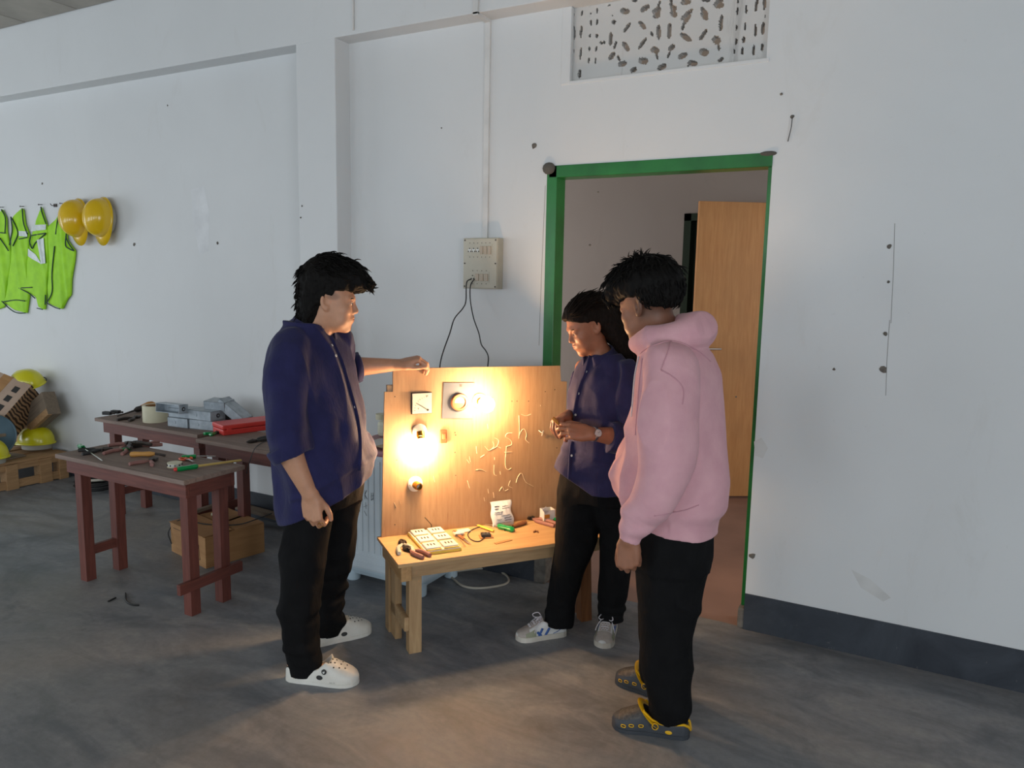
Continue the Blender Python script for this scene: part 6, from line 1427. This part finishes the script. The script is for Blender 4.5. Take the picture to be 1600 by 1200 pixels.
def capC(F):
    zl = lambda x: np.interp(x, [-.14, -.10, -.05, -.015, .012, .03, .06, .2], [-.040, -.035, -.005, .026, .030, .030, .030, .030])
    cut = lambda x, y, z: (zl(x)-z)*.8+0*y
    F.ell((-.016, 0, .060), (.118, .095, .100), None, .02, cut=cut); F.ell((-.06, 0, .05), (.075, .086, .085), None, .02, cut=cut)
    F.ell((.055, 0, .085), (.075, .078, .058), None, .03, cut=cut); F.ell((.108, 0, .060), (.036, .066, .038), None, .03)
def locksC(r):
    L = []
    for k in range(170):
        a = r.uniform(-1, 1); L.append(((.135, a*.065, .03+.06*r.random()), (.5, a*.4+r.uniform(-.4, .4), -1), r.uniform(.02, .035), r.uniform(-.1, .15), .0028))
    for k in range(420):
        t_ = r.uniform(0, 2*PI); e = r.uniform(0, 1.25); L.append(((.12*math.cos(t_)*math.sin(e), .10*math.sin(t_)*math.sin(e), .06+.11*math.cos(e)), (.6*math.cos(t_)+.4, math.sin(t_), -.35), r.uniform(.03, .06), r.uniform(-.02, .12), .003))
    for k in range(40): L.append(((r.uniform(-.03, .05), r.uniform(-.05, .05), .165), (r.uniform(-.5, 1), r.uniform(-.6, .6), .6), r.uniform(.025, .04), r.uniform(.2, .6), .0024))
    for k in range(160):
        t_ = r.uniform(PI*.55, PI*1.45); L.append(((.13*math.cos(t_), .1*math.sin(t_), r.uniform(-.03, .06)), (0, 0, -1), r.uniform(.015, .03), r.uniform(-.1, .06), .0026))
    return L
hair(pc_, HC, 1, capC, M_HAIR, locksC, seed=5, rough=.005)
# hoodie
C0 = 160
F = Field((-.26, -.36, .74), (.30, .36, 1.56), .0048)
F.stack([(.775, .032, 0, .146, .186, C0), (.815, .034, 0, .150, .190, C0), (.85, .038, 0, .170, .206, C0), (.95, .042, 0, .172, .208, C0), (1.08, .036, 0, .160, .202, C0), (1.20, .030, 0, .151, .200, C0), (1.30, .022, 0, .140, .190, C0), (1.37, .005, 0, .115, .155, C0), (1.425, -.02, 0, .088, .100, C0)], .015)
F.path([(-.03, -.145, 1.325), (-.047, -.215, 1.19), (-.050, -.232, 1.05), (-.088, -.225, .93), (-.128, -.212, .850), (-.141, -.206, .815)], [.086, .085, .084, .076, .062, .046], .007, smooth=4)
F.path([(-.139, -.207, .822), (-.150, -.202, .768)], [.042, .039], .006, end=True)
F.path([(.075, .145, 1.325), (.06, .23, 1.18), (.02, .25, 1.04), (-.07, .19, .96), (-.11, .12, .93)], [.084, .080, .078, .072, .066], .025, smooth=4)
F.ell((-.105, .02, .90), (.045, .12, .085), None, .05)
# hood lying round the neck and down the back
ring = []
for k in range(25):
    a = 2*PI*k/24; c_, s_ = math.cos(a), math.sin(a); bk = .5+.5*math.cos(a-math.radians(C0+180)); ring.append((( -.018+.094*c_+.014*bk, .100*s_-.008*bk, 1.392+.056*bk), .036+.012*bk))
F.path([q[0] for q in ring], [q[1] for q in ring], .015)
F.ell((.058, -.045, 1.385), (.066, .122, .060), R('Y', 48), .012); F.ell((.030, -.010, 1.468), (.034, .080, .036), None, .03)
F.ell((-.060, .0, 1.475), (.088, .076, .075), R('Y', 30), .012, True)
F.disp(lambda x, y, z: wrinkles(.026, 6.5, 6.5, 3.2, 51, .007, 2.0)(x, y, z)-.010*np.exp(-((z-.86)/.09)**2)*vn3(x*9, y*9, z*26, 3)*(x < -.02)-.004*np.exp(-((z-.83)/.02)**2)*vn3(x*22, y*22, z*6, 8))
hood = F.mesh('hoodie', M_PINK, pc_)
M_SEAM = cloth_mat('pink_seam', S(196, 146, 154), S(188, 138, 148), 300, .95, .3, .1)
for px in ([(1049, 533), (1045, 545), (1040, 560), (1033, 578)], [(1033, 578), (1050, 588), (1063, 600), (1068, 612), (1066, 632)], [(1000, 553), (1010, 545), (1030, 537), (1050, 533), (1075, 540), (1095, 552), (1110, 565)], [(1004, 560), (999, 600), (996, 640), (993, 680)]):
    gc.line(hood, px, .0022, 'seam', M_SEAM, hood, .5, .0004)
gc.line(hood, [(1022, 806), (1045, 802), (1070, 797), (1092, 789)], .0018, 'hem_seam', M_SEAM, hood, .5, .0004)
p0, n0 = gc.on(hood, 1000, 557, .004)
if p0 is not None: MB().tube(spline([p0, p0+Vector((-.012, -.01, -.06)), p0+Vector((-.016, -.01, -.14)), p0+Vector((-.018, -.008, -.20))], 5), .0028, 6).build('drawstring', M_LACE, pc_, True)
# trousers
F = Field((-.16, -.22, .015), (.24, .28, .88), .005)
F.stack([(.64, .035, 0, .128, .160, C0), (.74, .035, 0, .138, .172, C0), (.87, .035, 0, .125, .160, C0)], .02)
F.stack([(.056, .044, -.036, .068, .036, -16), (.085, .046, -.039, .070, .050, -16), (.12, .050, -.040, .070, .070, 0), (.22, .034, -.040, .082, .080, 0), (.38, .024, -.042, .089, .088, 0), (.55, .024, -.045, .108, .100, 0), (.68, .027, -.05, .126, .112, 0), (.80, .03, -.05, .125, .11, 0)], .03)
F.stack([(.050, .056, .205, .058, .036, -42), (.08, .054, .20, .068, .06, 0), (.12, .050, .180, .076, .074, 0), (.40, .032, .115, .084, .084, 0), (.68, .05, .07, .105, .105, 0), (.80, .04, .06, .11, .105, 0)], .03)
F.disp(lambda x, y, z: wrinkles(.013, 10, 10, 5, 61, .004)(x, y, z)-.008*np.exp(-((z-.55+.5*x)/.02)**2)*(x > .02))
trC = F.mesh('trousers', M_BLACKT, pc_)
# grey clogs with yellow trim
def grey_clog(Mf, side, sock):
    o, Ms, bv = clog(pc_, Mf, M_CLOGG, M_CLOGG, side, .93)
    P = []
    for i in range(10):
        x = .034+.088*i/9; w = np.interp(x, [q[0] for q in CLOG], [q[1] for q in CLOG]); hh = np.interp(x, [q[0] for q in CLOG], [q[2] for q in CLOG]); off = np.interp(x, [q[0] for q in CLOG], [q[5] for q in CLOG]); a0 = 34+10*(i/9)**3; row = []
        for j in range(15):
            a = math.radians(a0+(180-2*a0)*j/14); c_ = math.cos(a); row.append((x, off-math.copysign(abs(c_)**.75, c_)*(w+.0015), (hh+.0018)*math.sin(a)**.62))
        P.append(row)
    MB().grid(P, Ms).build('perforated_top', M_CLOGT, o, 'all')
    rim = []
    for st in CLOG:
        if st[3]: rim.append(st)
    L_ = [(x, off-w*.86, h+.001) for x, w, h, op, wl, off in rim]; R_ = [(x, off+w*.86, h+.001) for x, w, h, op, wl, off in rim]
    MB().tube(L_[::-1]+R_[1:], .0065, 8, Ms, flat=.8).build('yellow_rim', M_CLOGY, o, True)
    st_ = []
    for k in range(25):
        a = PI*k/24; y = -.050*math.cos(a); x = -.028+.072*math.sin(a)**.8; z = .048+.062*math.sin(a); st_.append((x, y+.001, z))
    MB().tube(st_, .0135, 8, Ms, flat=.20, ref=(.6, 0, -.8)).build('heel_strap', M_CLOGY, o, True)
    for sgn in (-1, 1):
        p = Vector((-.020, sgn*.0565, .052)); MB().lathe([(.0095, -.003), (.0095, .004), (.007, .006), (.0005, .006)], Ms @ along(p, p+Vector((0, sgn, .1))), 16, cap=False).build('strap_rivet', M_STRAPBLK, o, 'all')
        MB().lathe([(.0098, -.002), (.0128, -.002), (.0128, .003), (.0098, .003), (.0098, -.002)], Ms @ along(p, p+Vector((0, sgn, .1))), 18, cap=False).build('rivet_ring', M_CLOGY, o, 'all')
        for x, z in ((.100, .030), (.070, .036), (.034, .038)):
            p, n = on_clog(bv, x, z, sgn)
            if p is None: continue
            Mk = along(p, p+n) @ Matrix.Rotation(0, 4, 'Z'); pts = []
            e1 = Vector((1, 0, 0)); e1 = (e1-n*e1.dot(n)).normalized(); e2 = n.cross(e1)
            for k in range(21): a = 2*PI*k/20; pts.append(p+n*.001+e1*(.0085*math.copysign(abs(math.cos(a))**.6, math.cos(a)))+e2*(.0048*math.copysign(abs(math.sin(a))**.6, math.sin(a))))
            v = MB().tube(pts, .0017, 6, Ms, cap=False).build('vent_ring', M_CLOGY, o, True)
            MB().tube([p+n*.0006-e1*.006, p+n*.0006+e1*.006], .0032, 6, Ms, flat=.25, ref=tuple(e2)).build('vent_slot', M_INK, v)
        p, n = on_clog(bv, -.070, .026, sgn)
        if p is not None: MB().lathe([(.009, -.001), (.009, .0015), (.007, .0025), (.0005, .0025)], Ms @ facing(p, n) @ Matrix.Diagonal((1.5, .8, 1, 1)), 16, cap=False).build('side_badge', M_CLOGY, o, 'all')
    if sock:
        MB().lathe([(.034, .02), (.036, .05), (.037, .085), (.039, .13)], Ms @ T(-.080, 0, 0) @ Matrix.Diagonal((1.25, .95, 1, 1)), 20).build('sock', M_SOCK, pc_, 'all')
    return o
grey_clog(foot(pc_, (-.012, -.018), 164), 1, True); grey_clog(foot(pc_, (.020, .244), 138), 1, False)
